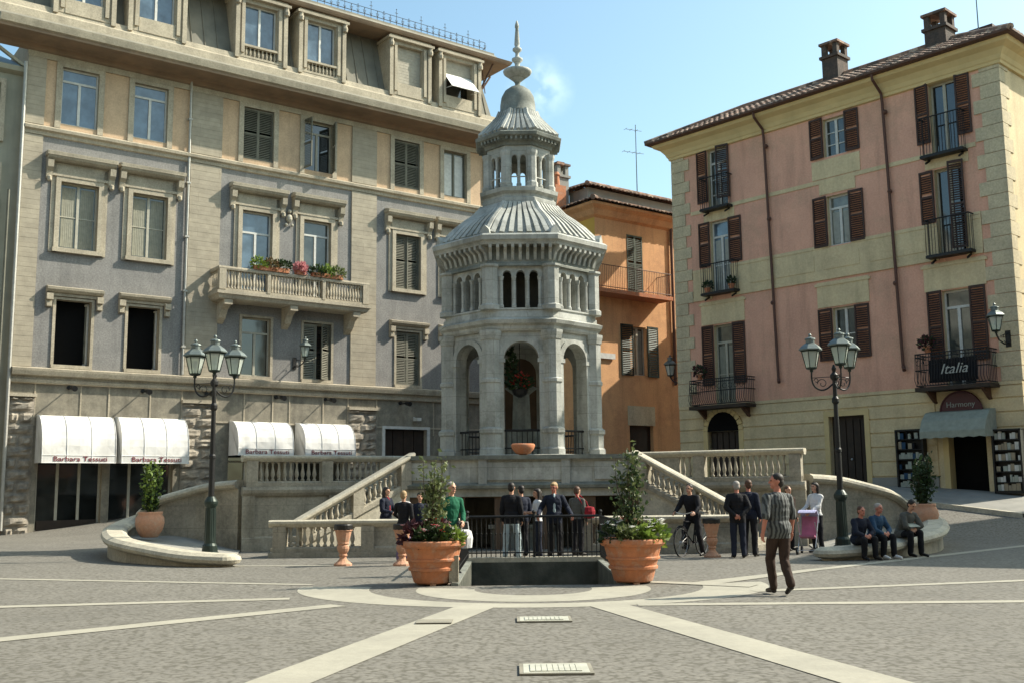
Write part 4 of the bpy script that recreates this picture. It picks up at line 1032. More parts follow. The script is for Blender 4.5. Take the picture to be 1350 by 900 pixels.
# ------------------------------------------------------------------ ground
def frange(a, b, s):
    n = int(round((b-a)/s)); return [a+(b-a)*i/n for i in range(n+1)]
PX0, PX1, PY0, PY1 = -.95, 1.85, 18.25, 24.0
xs = sorted({round(x, 3) for x in frange(-22, 26, .5)+[PX0, PX1]+[-900, -300, -120, -60, -40, -30, 34, 45, 60, 120, 300, 900]})
ys = sorted({round(y, 3) for y in frange(2, 62, .5)+[PY0, PY1]+[-300, -60, -20, -5, 75, 100, 160, 400, 1500]})
m = MB(); nx = len(xs)
vs = [(x, y, gz(x, y)) for y in ys for x in xs]; fs = []
for j in range(len(ys)-1):
    for i in range(nx-1):
        cx, cy = (xs[i]+xs[i+1])/2, (ys[j]+ys[j+1])/2
        if PX0 < cx < PX1 and PY0 < cy < PY1: continue
        fs.append((j*nx+i, j*nx+i+1, (j+1)*nx+i+1, (j+1)*nx+i))
m.add(vs, fs); tag(m.build('ground', 'paving_asphalt'), None, None, None, 'structure')
# pale stone bands let into the paving
BND = MB()
def in_pit(x, y): return PX0-.1 < x < PX1+.1 and PY0-.05 < y < PY1+.1
def quadband(p0, p1, w0, w1, n=None, z=.004):
    p0, p1 = Vector(p0), Vector(p1); d = (p1-p0); L = d.length; d.normalize(); q = Vector((-d.y, d.x)); n = n or max(1, int(L/.5))
    pts = []
    for i in range(n+1):
        t = i/n; c = p0+(p1-p0)*t; w = (w0+(w1-w0)*t)/2
        for s in (-1, 1): x, y = c+q*w*s; pts.append((x, y, gz(x, y)+z))
    BND.add(pts, [(2*i, 2*i+1, 2*i+3, 2*i+2) for i in range(n)])
def ring(c_out, rx, ry, c_in, ix, iy, a0, a1, n=60, z=.004, ymax=18.2):
    pts = []
    for i in range(n+1):
        a = a0+(a1-a0)*i/n
        pts.append((c_out[0]+rx*cos(a), min(ymax, c_out[1]+ry*sin(a)))); pts.append((c_in[0]+ix*cos(a), min(ymax, c_in[1]+iy*sin(a))))
    BND.add([(x, y, gz(x, y)+z) for x, y in pts], [(2*i, 2*i+1, 2*i+3, 2*i+2) for i in range(n)])
ring((.3, 18.2), 3.9, 3.4, (.35, 18.0), 2.75, 2.68, pi*.98, 2*pi*1.01, ymax=18.8)
ring((.3, 17.6), 1.9, 2.05, (.3, 17.5), .95, 1.0, pi*.95, 2*pi*1.025, z=.004)
quadband((-.55, 14.95), (-3.6, 3), .56, .56, z=.007); quadband((1.3, 14.95), (4.6, 3), .56, .56, z=.007)
quadband((-2.5, 15.35), (-9.8, 8.1), .36, .36, z=.007); quadband((-3.4, 16.35), (-22, 12.9), .3, .3, z=.007)
quadband((-3.5, 18.72), (-22, 24.6), .22, .22, z=.007)
quadband((1.7, 15.0), (24, 14.6), .28, .28, z=.007); quadband((3.7, 16.75), (24, 22.4), .26, .26, z=.007)
quadband((3.0, 18.0), (5.92, 20.98), .5, .28, z=.010); quadband((5.9, 20.96), (20, 34.6), .28, .28, z=.007)
quadband((-3.8, 23.45), (-6.3, 23.75), .18, .18, z=.004); quadband((2.3, 18.55), (3.9, 17.6), .3, .5, z=.013)
tag(BND.build('paving_bands', 'band_stone'), None, None, None, 'structure')
# street kerb in front of the shop, coloured pale for the sunlit strip there
m = MB(); q0 = PM @ Vector((15.5, -2.6, 0)); q1 = PM @ Vector((5.2, -2.6, 0)); n = 12
for i in range(n):
    a = q0.lerp(q1, i/n); b = q0.lerp(q1, (i+1)/n); w = Vector((cos(R(42.3)), -sin(R(42.3)), 0)); w = PM.to_3x3() @ Vector((0, -1, 0))
    za, zb_ = gz(a.x, a.y), gz(b.x, b.y); c = a+w*.3; d = b+w*.3
    m.add([(a.x, a.y, za+.1), (b.x, b.y, zb_+.1), (d.x, d.y, zb_+.1), (c.x, c.y, za+.1), (c.x, c.y, za-.1), (d.x, d.y, zb_-.1)], [(0, 1, 2, 3), (3, 2, 5, 4)])
tag(m.build('kerb', 'coping'), None, None, None, 'structure')
m = MB(); N = 14
for i in range(N):
    for j in range(3):
        P4 = []
        for a, b in ((i, j), (i+1, j), (i+1, j+1), (i, j+1)):
            p = PM @ Vector((5.2+10.3*a/N, -2.6+2.6*b/3, 0)); P4.append((p.x, p.y, gz(p.x, p.y)+.095))
        m.poly(P4)
tag(m.build('pavement', 'render_grey'), None, None, None, 'structure')
# drain covers
def cover(x, y, w, h, lab):
    m = MB(); m.box(-w/2, w/2, -h/2, h/2, .004, .022); 
    for i in range(9): m.box(-w/2+.06+i*(w-.12)/9, -w/2+.06+i*(w-.12)/9+.045, -h/2+.05, h/2-.05, .022, .03)
    o = m.build('drain_cover', 'plate_metal', None, loc=(x, y, gz(x, y))); tag(o, lab, 'drain cover', 'drain covers in the square')
    q = MB(); e = .035
    q.box(-w/2-e, w/2+e, -h/2-e, -h/2, .004, .02); q.box(-w/2-e, w/2+e, h/2, h/2+e, .004, .02); q.box(-w/2-e, -w/2, -h/2, h/2, .004, .02); q.box(w/2, w/2+e, -h/2, h/2, .004, .02)
    q.build('frame', 'cornice_grey', o)
cover(.36, 13.4, .60, .42, 'pale rectangular drain cover near the paved ring'); cover(.36, 9.75, .58, .48, 'pale rectangular drain cover closest to the viewer')
m = MB(); m.box(-.22, .22, -.18, .18, .018, .024); tag(m.build('drain_cover', 'cornice_grey', None, loc=(-.98, 13.25, 0)), 'small grey square cover set in the pale diagonal band', 'drain cover')
# ------------------------------------------------------------------ the sunken pit in front
pit = MB()
for a, b in (((PX0, PY0), (PX1, PY0)), ((PX1, PY0), (PX1, PY1)), ((PX1, PY1), (PX0, PY1)), ((PX0, PY1), (PX0, PY0))):
    pit.poly([(a[0], a[1], 0), (b[0], b[1], 0), (b[0], b[1], -2.6), (a[0], a[1], -2.6)])
pit.poly([(PX0, PY0, -2.6), (PX1, PY0, -2.6), (PX1, PY1, -2.6), (PX0, PY1, -2.6)])
for i in range(8): pit.box(PX0+.01, PX1-.01, PY0+.3*i, PY0+.3*(i+1), -2.6, -.3*(i+1)-.02)
P_ = empty('sunken_basin', (0, 0, 0), 0, 'dark sunken stone basin between the two big planters', 'basin')
pit.build('basin_wall', 'pit_stone', P_)
m = MB(); m.box(PX0-.25, PX1+.25, PY1, PY1+.3, 0, .1); m.build('kerb', 'coping', P_); m = MB(); m.box(PX0-.12, PX0, PY0, PY1, 0, .04); m.box(PX1, PX1+.12, PY0, PY1, 0, .04); m.build('side_kerb', 'marble_dark', P_)
m = MB(); m.box(PX0-.16, PX0-.0, PY0+.05, PY0+.2, .06, .5); m.build('post', 'terrace_stone', P_); m = MB(); m.box(PX1, PX1+.16, PY0+.05, PY0+.2, .06, .5); m.build('post', 'terrace_stone', P_)
RL = empty('railing', (0, 0, 0), 0, 'dark iron railing along the far edge of the sunken basin', 'railing')
m = MB(); m.path([(PX0-.12, 24.15, 1.0), (PX1+.12, 24.15, 1.0)], .028, 8); m.tube((PX0-.12, 24.15, .2), (PX1+.12, 24.15, .2), .018, n=6); m.build('handrail', 'iron', RL)
bar = MB(); bar.tube((0, 0, .1), (0, 0, 1.0), .011, n=6); bar.sphere((0, 0, .62), .022, 6); bo = bar.build('bar', 'iron', RL, loc=(PX0, 24.15, 0))
nb = 26
for i in range(1, nb+1): put('bar', bo.data, RL, (PX0+(PX1-PX0)*i/nb, 24.15, 0))
pm_ = MB(); pm_.tube((0, 0, .1), (0, 0, 1.08), .03, n=8); pm_.sphere((0, 0, 1.1), .045, 8); po = pm_.build('post', 'iron', RL, loc=(PX0-.1, 24.15, 0)); put('post', po.data, RL, (PX1+.1, 24.15, 0)); put('post', po.data, RL, (.45, 24.15, 0))
for (x, s) in ((PX0-.08, 1), (PX1+.08, 1)):
    m = MB(); m.path([(x, 24.15, 1.0), (x, 19.6, 1.0)], .025, 6); m.tube((x, 24.15, .2), (x, 19.6, .2), .015, n=6)
    for i in range(27): m.tube((x, 24-.17*i, .1), (x, 24-.17*i, 1), .010, n=5)
    m.build('side_rail', 'iron', RL)

# ------------------------------------------------------------------ terrace, stairs and balustrades
mx = lambda x: .57-x
ZT = 1.55
TER = empty('terrace', (0, 0, 0), 0, 'raised stone terrace carrying the marble monument', 'terrace')
def mir(pts, side): return [(x if side < 0 else mx(x), *r) for x, *r in pts]
LP = [(-7.45, 29.3), (-2.9, 31.6)]
m = MB()
deck = [(-7.45, 29.3), (-2.9, 31.6), (-2.9, 29.0), (mx(-2.9), 29.0), (mx(-2.9), 31.6), (mx(-7.45), 29.3), (mx(-9.0), 36), (mx(-9.0), 47), (-9.0, 47), (-9.0, 36)]
m.poly([(x, y, ZT) for x, y in deck]); m.build('deck', 'render_grey', TER)
for side in (-1, 1):
    a, b = mir(LP, side); m = MB()
    for (p, q) in ((a, b), (a, (a[0]-side*-1.55 if False else (mir([(-9.0, 36)], side)[0][0]), 36))):
        m.poly([(p[0], p[1], -.2), (q[0], q[1], -.2), (q[0], q[1], ZT), (p[0], p[1], ZT)])
    d = Vector(b)-Vector(a); L = d.length; d.normalize(); nn = Vector((d.y, -d.x)) if side < 0 else Vector((-d.y, d.x))
    for s0, s1 in ((0, .35), (L*.48, L*.48+.3)):
        c = Vector(a)+d*(s0+s1)/2; m.obox((c.x+nn.x*.03, c.y+nn.y*.03, .7), (d.x*(s1-s0)/2, d.y*(s1-s0)/2, 0), (nn.x*.03, nn.y*.03, 0), (0, 0, .9))
    w = MB()
    m.sweep([(-.1, 1.5), (.06, 1.5), (.12, 1.58), (.14, 1.66), (.1, 1.74), (-.1, 1.76)] if side < 0 else [(.1, 1.5), (-.06, 1.5), (-.12, 1.58), (-.14, 1.66), (-.1, 1.74), (.1, 1.76)], [a, b])
    m.sweep([(-.02, -.1), (.1, -.1), (.08, .35), (0, .4)] if side < 0 else [(.02, -.1), (-.1, -.1), (-.08, .35), (0, .4)], [a, b])
    m.build('retaining_wall', 'terrace_stone', TER)
BME = {h: baluster_mesh(h, r) for h, r in ((.5, .06), (.46, .055), (.45, .055))}
def balustrade(name, pts, zb, zt, lab, cat='balustrade', group=None, closed_ranges=(), step=.17, rail_mat='coping', zfun=None, bh=.5, piers=(0, 1)):
    """pts: straight run a->b; zb/zt heights at both ends; rails are real mouldings, each baluster its own part"""
    a, b = Vector(pts[0]), Vector(pts[1]); d = b-a; L = d.length; d.normalize(); n = Vector((-d.y, d.x))
    root = empty(name, (a.x, a.y, 0), 0, lab, cat, group)
    def P(s, o, dz, base):   # local point
        z = zb[0]+(zb[1]-zb[0])*s/L if base else zt[0]+(zt[1]-zt[0])*s/L
        return (d.x*s+n.x*o, d.y*s+n.y*o, z+dz)
    def bar(prof, base, nm, mat, s0=0, s1=L):
        m = MB(); k = len(prof)
        m.add([P(s, o, z, base) for s in (s0, s1) for o, z in prof], [tuple(range(k)), tuple(range(k, 2*k))]+[(i, (i+1) % k, k+(i+1) % k, k+i) for i in range(k)])
        return m.build(nm, mat, root)
    bar([(-.17, -.05), (-.19, -.02), (-.19, .03), (-.12, .06), (.12, .06), (.19, .03), (.19, -.02), (.17, -.05), (.1, -.12), (-.1, -.12)], False, 'rail', rail_mat, -.1, L+.1)
    bar([(-.13, 0), (.13, 0), (.13, .12), (.09, .16), (-.09, .16), (-.13, .12)], True, 'plinth', 'terrace_stone')
    h = (zt[0]-.12)-(zb[0]+.16); me = baluster_mesh(h, .058)
    pw = .16; pos = [0+pw, L-pw]+[L*t for t in piers if 0 < t < 1]
    for s in pos:
        m = MB(); q = [P(s-pw, -.15, 0, True), P(s+pw, -.15, 0, True), P(s+pw, .15, 0, True), P(s-pw, .15, 0, True), P(s-pw, -.15, -.1, False), P(s+pw, -.15, -.1, False), P(s+pw, .15, -.1, False), P(s-pw, .15, -.1, False)]
        m.add(q, [(0, 1, 2, 3), (4, 5, 6, 7), (0, 1, 5, 4), (1, 2, 6, 5), (2, 3, 7, 6), (3, 0, 4, 7)]); m.build('pier', 'terrace_stone', root)
    for s0, s1 in closed_ranges:
        m = MB(); q = [P(s0*L, -.08, 0, True), P(s1*L, -.08, 0, True), P(s1*L, .08, 0, True), P(s0*L, .08, 0, True), P(s0*L, -.08, -.1, False), P(s1*L, -.08, -.1, False), P(s1*L, .08, -.1, False), P(s0*L, .08, -.1, False)]
        m.add(q, [(0, 1, 2, 3), (4, 5, 6, 7), (0, 1, 5, 4), (1, 2, 6, 5), (2, 3, 7, 6), (3, 0, 4, 7)]); m.build('panel', 'terrace_stone', root)
    s = pw*2+.1
    while s < L-pw*2-.05:
        if all(abs(s-q) > pw+.07 for q in pos) and not any(c0*L-.05 < s < c1*L+.05 for c0, c1 in closed_ranges):
            put('baluster', me, root, P(s, 0, .16, True))
        s += step
    return root
balustrade('balustrade', [(-7.4, 29.42), (-2.95, 31.67)], (1.74, 1.74), (2.56, 2.56), 'stone balustrade on the terrace edge below the right pair of white awnings', group='balustrades on the terrace edge', piers=(.46,), closed_ranges=((.78, 1),))
balustrade('balustrade', [(mx(-2.95), 31.67), (mx(-7.4), 29.42)], (1.74, 1.74), (2.6, 2.6), 'shaded stone terrace balustrade in front of the arched door of the pink house', group='balustrades on the terrace edge', piers=(.42,), closed_ranges=((0, .3),))
# stairs on both sides, rising towards the middle
for side in (-1, 1):
    a, b = mir([(-5.4, 27.0), (-2.85, 29.0)], side); A, B_ = Vector(a), Vector(b); d = (B_-A); L = d.length; d.normalize()
    nn = Vector((d.y, -d.x)) if side < 0 else Vector((-d.y, d.x))     # towards the square
    lab = ('sunlit stone staircase rising to the terrace from the left' if side < 0 else 'shaded stone staircase rising to the terrace from the right')
    ST = empty('staircase', (0, 0, 0), 0, lab, 'staircase', 'staircases up to the terrace')
    m = MB(); n = 11
    for i in range(n):
        z = ZT*(i+1)/n; c = A+d*(L*(i+.5)/n)-nn*.85; m.obox((c.x, c.y, z/2), (d.x*L/n/2, d.y*L/n/2, 0), (nn.x*.8, nn.y*.8, 0), (0, 0, z/2))
    m.build('steps', 'terrace_stone', ST)
    m = MB(); q = [(A+nn*o) for o in (.06, -.06)]; r_ = [(B_+nn*o) for o in (.06, -.06)]
    m.add([(q[0].x, q[0].y, 0), (r_[0].x, r_[0].y, 0), (r_[0].x, r_[0].y, 1.86), (q[0].x, q[0].y, .25), (q[1].x, q[1].y, 0), (r_[1].x, r_[1].y, 0), (r_[1].x, r_[1].y, 1.86), (q[1].x, q[1].y, .25)],
          [(0, 1, 2, 3), (4, 5, 6, 7), (3, 2, 6, 7), (0, 4, 7, 3), (1, 5, 6, 2)]); m.build('string_wall', 'coping', ST)
    lab = 'sunlit sloping balustrade of the left stairs' if side < 0 else 'shaded sloping balustrade of the right stairs'
    bl = balustrade('stair_balustrade', [a, b] if side < 0 else [a, b], (.22, 1.72), (.90, 2.52), lab, group='sloping balustrades of the stairs', step=.16, piers=(.5,))
# landing wall above the grotto
GR = empty('fountain_grotto', (0, 0, 0), 0, 'dark fountain grotto under a carved stone parapet below the monument', 'grotto')
x0, x1 = -2.87, mx(-2.87)
m = MB(); m.box(x0, x1, 28.95, 29.25, 1.42, 2.42); 
for a, b in ((-2.8, -1.75), (-.75, 1.3), (2.2, 3.35)): m.box(a, b, 28.9, 28.95, 1.86, 2.34)
m.box(-.95, -.72, 28.86, 28.95, 1.75, 2.42); m.box(1.3, 1.53, 28.86, 28.95, 1.75, 2.42)
m.build('parapet', 'marble', GR)
m = MB(); m.box(x0-.05, x1+.05, 28.82, 29.32, 2.42, 2.53); m.sweep([(0, 1.62), (.14, 1.64), (.16, 1.72), (0, 1.8)], [(x0, 28.95), (x1, 28.95)]); m.build('coping', 'marble_dark', GR)
m = MB(); m.box(x0, x1, 29.0, 31.4, 1.4, 1.54)
for x in (x0+.2, -1.5, -.35, .92, 2.05, x1-.2): m.box(x-.17, x+.17, 29.02, 29.36, 0, 1.62)
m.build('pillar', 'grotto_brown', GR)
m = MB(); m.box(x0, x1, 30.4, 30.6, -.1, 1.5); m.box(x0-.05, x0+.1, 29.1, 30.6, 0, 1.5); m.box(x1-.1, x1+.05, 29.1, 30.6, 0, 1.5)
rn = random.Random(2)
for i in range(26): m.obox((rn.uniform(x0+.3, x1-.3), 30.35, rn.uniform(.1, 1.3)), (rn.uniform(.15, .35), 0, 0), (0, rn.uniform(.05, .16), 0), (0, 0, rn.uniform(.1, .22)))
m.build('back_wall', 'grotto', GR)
m = MB(); m.box(-.6, 1.2, 29.4, 30.2, 0, .55); m.box(-.7, 1.3, 29.3, 30.3, .55, .65); m.build('water_trough', 'marble_dark', GR)
# low curved balustrades round the basin court
balustrade('low_balustrade', [(-5.95, 26.6), (-1.45, 26.6)], (.1, .1), (.85, .85), 'low stone balustrade behind the left terracotta litter bins', group='low balustrades at ground level', piers=(.52,), closed_ranges=((.53, .7),))
balustrade('low_balustrade', [(1.62, 26.6), (5.9, 26.6)], (.1, .1), (.87, .87), 'low stone balustrade behind the cyclist', group='low balustrades at ground level', piers=(.42,), closed_ranges=((.42, 1),))
for a, b in ((-5.95, -1.45), (1.62, 5.9)):
    m = MB(); m.box(a-.1, b+.1, 26.42, 26.78, -.05, .12); tag(m.build('plinth_kerb', 'terrace_stone'), None, None, None, 'structure')

# ------------------------------------------------------------------ curled ramp walls
def catmull(P, k=5):
    out = []
    for i in range(len(P)-1):
        p0, p1, p2, p3 = P[max(i-1, 0)], P[i], P[i+1], P[min(i+2, len(P)-1)]
        for j in range(k):
            t = j/k; out.append(tuple(.5*((2*b)+(-a+c)*t+(2*a-5*b+4*c-d)*t*t+(-a+3*b-3*c+d)*t**3) for a, b, c, d in zip(p0, p1, p2, p3)))
    return out+[P[-1]]
CUR = [(-7.55, 29.7, 1.9), (-8.7, 30.25, 1.8), (-9.8, 30.3, 1.52), (-10.4, 30.6, 1.22), (-10.8, 30.7, .95), (-11.0, 30.2, .78), (-10.8, 29.1, .68), (-10.15, 27.3, .58), (-9.3, 25.7, .48), (-8.1, 24.5, .36), (-7.1, 23.75, .27), (-6.3, 23.55, .23)]
for side in (-1, 1):
    pts = catmull([(x if side < 0 else mx(x), y, z) for x, y, z in CUR])
    lab = ('sunlit curled stone ramp wall holding the planter at left' if side < 0 else 'shaded curled stone ramp wall with people seated on it')
    CW = empty('curled_wall', (0, 0, 0), 0, lab, 'wall', 'curled ramp walls')
    CP = [(-.18, -.2, 0), (.18, -.2, 0), (.29, -.15, 0), (.33, -.08, 0), (.3, -.01, 0), (.18, .05, 0), (-.18, .05, 0), (-.3, -.01, 0), (-.33, -.08, 0), (-.29, -.15, 0)]
    def sw(prof, nm, mat):
        m = MB(); n = len(prof); K = len(pts); V = []
        for i in range(K):
            a = Vector(pts[max(i-1, 0)][:2]); b = Vector(pts[min(i+1, K-1)][:2]); d = (b-a).normalized(); nn = Vector((d.y, -d.x))
            for o, z, ab in prof: V.append((pts[i][0]+nn.x*o, pts[i][1]+nn.y*o, z if ab else pts[i][2]+z))
        F = [(i*n+j, i*n+(j+1) % n, (i+1)*n+(j+1) % n, (i+1)*n+j) for i in range(K-1) for j in range(n)]+[tuple(range(n)), tuple(range((K-1)*n, K*n))]
        m.add(V, F); return m.build(nm, mat, CW)
    sw([(-.15, -.3, 1), (.15, -.3, 1), (.15, -.13, 0), (-.15, -.13, 0)], 'wall_body', 'terrace_stone')
    sw(CP, 'coping', 'coping')
    # sloping bed between the arms of the curl
    front = pts[22:]; back = pts[:23]
    def bz(y, x=None): x = x if side < 0 else mx(x); return .02+.43*smooth01((-7.3-x)/2.6)
    m = MB(); N = len(pts); tip = pts[-1]; 
    ring_ = [(p[0], p[1]) for p in pts]
    cx_, cy_ = (-8.4, 28.4) if side < 0 else (mx(-8.4), 28.4)
    V = [(cx_, cy_, bz(cy_, cx_))]+[(x, y, bz(y, x)) for x, y in ring_]
    m.add(V, [(0, i, i+1) for i in range(1, len(V)-1)]+[(0, len(V)-1, 1)])
    a, b = V[1], V[-1]; m.poly([a, b, (b[0], b[1], -.1), (a[0], a[1], -.1)])
    m.build('bed', 'render_grey', CW)
    tp = pts[-1]; m = MB(); m.lathe([(.15, -.35), (.15, -.2), (.29, -.15), (.33, -.08), (.3, -.01), (.18, .05), (.01, .052)], (tp[0], tp[1], tp[2]), 20); m.build('end_cap', 'coping', CW)

# ------------------------------------------------------------------ the marble monument
CX, CY = .27, 33.0
MON = empty('monument', (CX, CY, 0), 0, 'white marble octagonal fountain monument with arches, ribbed roofs and a spire', 'monument')
A0 = 2.36
def side_len(a): return 2*a*math.tan(pi/8)
def facemat(k): return Matrix.Rotation(R(45*k), 4, 'Z')
def addm(dst, src, mt):
    o = len(dst.v); dst.v += [tuple(mt @ Vector(p)) for p in src.v]; dst.f += [tuple(i+o for i in f) for f in src.f]; dst.m += src.m
def arch_panel(mb, xc, w, z0, z1, ow, zs, y, th, n=10):
    """wall strip centred at xc, width w, with one round-headed opening of width ow springing at zs"""
    r = ow/2
    for s in (-1, 1):
        a, b = sorted((xc+s*r, xc+s*w/2)); mb.box(a, b, y, y+th, z0, zs)
    for i in range(n):
        a0, a1 = pi*i/n, pi*(i+1)/n
        xa, za, xb, zb_ = xc+r*cos(a0), zs+r*sin(a0), xc+r*cos(a1), zs+r*sin(a1)
        ea = xc+w/2*(cos(a0)/max(abs(cos(a0)), 1e-9))*1 if False else None
        # outer boundary follows straight up
        mb.extr([(xa, y, za), (xb, y, zb_), (xb, y, z1), (xa, y, z1)], (0, th, 0))
    for s in (-1, 1):
        a, b = sorted((xc+s*r, xc+s*w/2)); mb.box(a, b, y, y+th, zs, z1)
def at_vertices(fn, a, rr_=None):
    """call fn(x, y) at the eight corners of an octagon of apothem a"""
    Rr = a/cos(pi/8)
    for k in range(8): t = pi/8+k*pi/4; fn(Rr*cos(t), Rr*sin(t), t)
m = MB(); m.oct([(2.95, 1.5), (2.95, 1.75), (2.85, 1.8), (2.85, 2.3), (2.92, 2.4), (2.92, 2.52), (2.75, 2.6), (.1, 2.62)]); m.build('base', 'marble', MON)
s0 = side_len(A0); one = MB()
arch_panel(one, 0, s0, 2.62, 6.4, 1.1, 5.42, -A0, .4)
# archivolt ring, imposts and spandrel roundels
n = 14
for i in range(n):
    a0, a1 = pi*i/n, pi*(i+1)/n; y = -A0-.05
    one.extr([(.55*cos(a0), y, 5.42+.55*sin(a0)), (.72*cos(a0), y, 5.42+.72*sin(a0)), (.72*cos(a1), y, 5.42+.72*sin(a1)), (.55*cos(a1), y, 5.42+.55*sin(a1))], (0, .06, 0))
for s in (-1, 1): one.box(*sorted((s*.55, s*.72)), -A0-.05, -A0+.01, 2.7, 5.42); one.box(*sorted((s*.5, s*.75)), -A0-.08, -A0+.1, 5.34, 5.46)
m = MB()
for k in range(8): addm(m, one, facemat(k))
m.build('arcade', 'marble', MON)
for k in range(8):       # corner piers
    t = pi/8+k*pi/4; Rr = (A0-.06)/cos(pi/8); x, y = Rr*cos(t), Rr*sin(t); m = MB()
    m.oct([(.36, 2.6), (.36, 2.75), (.31, 2.82), (.31, 3.2), (.36, 3.25), (.36, 3.36), (.27, 3.42), (.27, 4.72), (.31, 4.75), (.31, 4.84), (.27, 4.88), (.27, 6.0), (.3, 6.05), (.34, 6.3), (.34, 6.4)], (x, y, 0)); m.build('corner_pier', 'marble', MON)
for k in range(8):
    q = MB(); q.tube((-.55, -A0+.15, 3.32), (.55, -A0+.15, 3.32), .035, n=6); q.tube((-.55, -A0+.15, 2.8), (.55, -A0+.15, 2.8), .02, n=6)
    for i in range(7): q.tube((-.48+i*.16, -A0+.15, 2.62), (-.48+i*.16, -A0+.15, 3.32), .014, n=5)
    m = MB(); addm(m, q, facemat(k)); m.build('arch_railing', 'iron', MON)
m = MB(); m.oct([(.1, 6.38), (2.45, 6.38), (2.5, 6.44), (2.5, 6.52), (2.62, 6.58), (2.66, 6.68), (2.45, 6.76), (2.42, 6.98), (2.46, 7.0), (2.46, 7.05), (2.1, 7.06), (.1, 7.0)]); m.build('cornice', 'marble', MON)
# gallery with three slots per side
A1 = 2.36; s1_ = side_len(A1); one = MB()
for xc in (-.42, 0, .42): arch_panel(one, xc, .42, 7.05, 8.26, .28, 7.93, -A1, .26, 8)
for s in (-1, 1): one.box(*sorted((s*.63, s*s1_/2)), -A1, -A1+.26, 7.05, 8.26)
for x in (-.21, .21, -.6, .6): one.lathe([(.075, 0), (.075, .06), (.05, .1), (.05, .72), (.07, .78), (.085, .84)], (x, -A1-.03, 7.06), 8)
m = MB()
for k in range(8): addm(m, one, facemat(k))
m.build('gallery', 'marble', MON)
at_vertices(lambda x, y, t: MB().oct([(.3, 7.0), (.3, 7.12), (.24, 7.16), (.24, 8.15), (.3, 8.2), (.3, 8.28)], (x, y, 0)).build('gallery_pier', 'marble', MON), A1-.04)
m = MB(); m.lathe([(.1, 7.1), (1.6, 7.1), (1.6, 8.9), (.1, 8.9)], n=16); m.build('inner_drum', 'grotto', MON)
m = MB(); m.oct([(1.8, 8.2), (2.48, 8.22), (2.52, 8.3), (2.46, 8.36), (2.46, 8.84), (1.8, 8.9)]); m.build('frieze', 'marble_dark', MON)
one = MB(); k = 0; w = side_len(2.6)
nn_ = 9
for i in range(nn_):
    x = -w/2+w*(i+.5)/nn_; q = [(x-.05, -2.44, 8.84), (x-.05, -2.8, 8.84), (x-.05, -2.78, 8.74), (x-.05, -2.6, 8.64), (x-.05, -2.5, 8.42), (x-.05, -2.44, 8.4)]
    one.extr(q, (.1, 0, 0))
m = MB()
for k in range(8): addm(m, one, facemat(k))
m.build('corbel', 'marble', MON)
m = MB(); m.oct([(1.8, 8.84), (2.78, 8.84), (2.82, 8.92), (2.9, 8.96), (2.92, 9.08), (2.84, 9.14), (2.55, 9.2), (1.8, 9.22)]); m.build('main_cornice', 'marble', MON)
def ribbed(prof, nr, r0, nm, mat='marble'):
    m = MB(); m.oct(prof, caps=False)
    one = MB(); aa, ab = prof[0][0], prof[-1][0]
    for i in range(nr):
        t = (i+.5)/nr-.5; pts = [(t*side_len(a)*.96, -a-.01, z+.015) for a, z in prof]
        one.path(pts, [r0*(.4+.6*a/aa) for a, z in prof], 4)
    for k in range(8): addm(m, one, facemat(k))
    for k in range(8):
        t = pi/8+k*pi/4; m.path([(a/cos(pi/8)*cos(t), a/cos(pi/8)*sin(t), z+.03) for a, z in prof], [r0*(.5+.5*a/aa) for a, z in prof], 6)
    return m.build(nm, mat, MON)
ribbed([(2.6, 9.17), (2.4, 9.42), (2.12, 9.75), (1.78, 10.08), (1.42, 10.42), (1.16, 10.8)], 7, .115, 'ribbed_roof')
m = MB()
def acro(x, y, t):
    c, s_ = cos(t), sin(t); p = Vector((x, y, 9.15)); u = Vector((-s_, c, 0)); o = Vector((c, s_, 0))
    MB().extr([p-u*.17, p+u*.17, p+u*.14+Vector((0, 0, .15)), p+Vector((0, 0, .33)), p-u*.14+Vector((0, 0, .15))], -o*.25).build('acroterion', 'marble', MON)
at_vertices(acro, 2.72)
m = MB(); m.oct([(1.1, 10.75), (1.16, 10.85), (1.16, 10.98), (1.1, 11.02), (1.1, 11.1), (1.22, 11.16), (1.24, 11.26), (1.12, 11.3), (.05, 11.3)]); m.build('upper_base', 'marble', MON)
m = MB()
def tur(x, y, t): m.lathe([(.2, 11.3), (.2, 11.42), (.165, 11.46), (.16, 12.2), (.19, 12.28), (.2, 12.36)], (x, y, 0), 8)
at_vertices(tur, .96)
one = MB(); one.lathe([(.08, 11.3), (.08, 11.4), (.05, 11.44), (.045, 12.1), (.075, 12.2), (.08, 12.26)], (0, -.96, 0), 8)
for xc in (-.13, .13): arch_panel(one, xc, .26, 11.3, 12.6, .19, 12.15, -1.0, .12, 8)
for xa, xb in ((-.41, -.26), (.26, .41)): one.box(xa, xb, -1.0, -.88, 11.3, 12.6)
one.tube((-.38, -1.0, 11.6), (.38, -1.0, 11.6), .02, n=5)
for k in range(8): addm(m, one, facemat(k))
m.build('lantern_arcade', 'marble', MON)
m = MB(); m.oct([(.7, 12.5), (1.06, 12.52), (1.08, 12.66), (1.16, 12.7), (1.2, 12.78), (1.34, 12.84), (1.37, 12.96), (1.3, 13.02), (1.2, 13.06), (.3, 13.06), (.3, 12.6), (.7, 12.5)], caps=False)
one = MB()
for i in range(6): x = -.45+.9*(i+.5)/6; one.box(x-.035, x+.035, -1.28, -1.08, 12.68, 12.84)
for k in range(8): addm(m, one, facemat(k))
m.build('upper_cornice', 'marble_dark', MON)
ribbed([(1.24, 13.04), (1.06, 13.22), (.86, 13.42), (.68, 13.62), (.6, 13.8)], 5, .075, 'upper_roof')
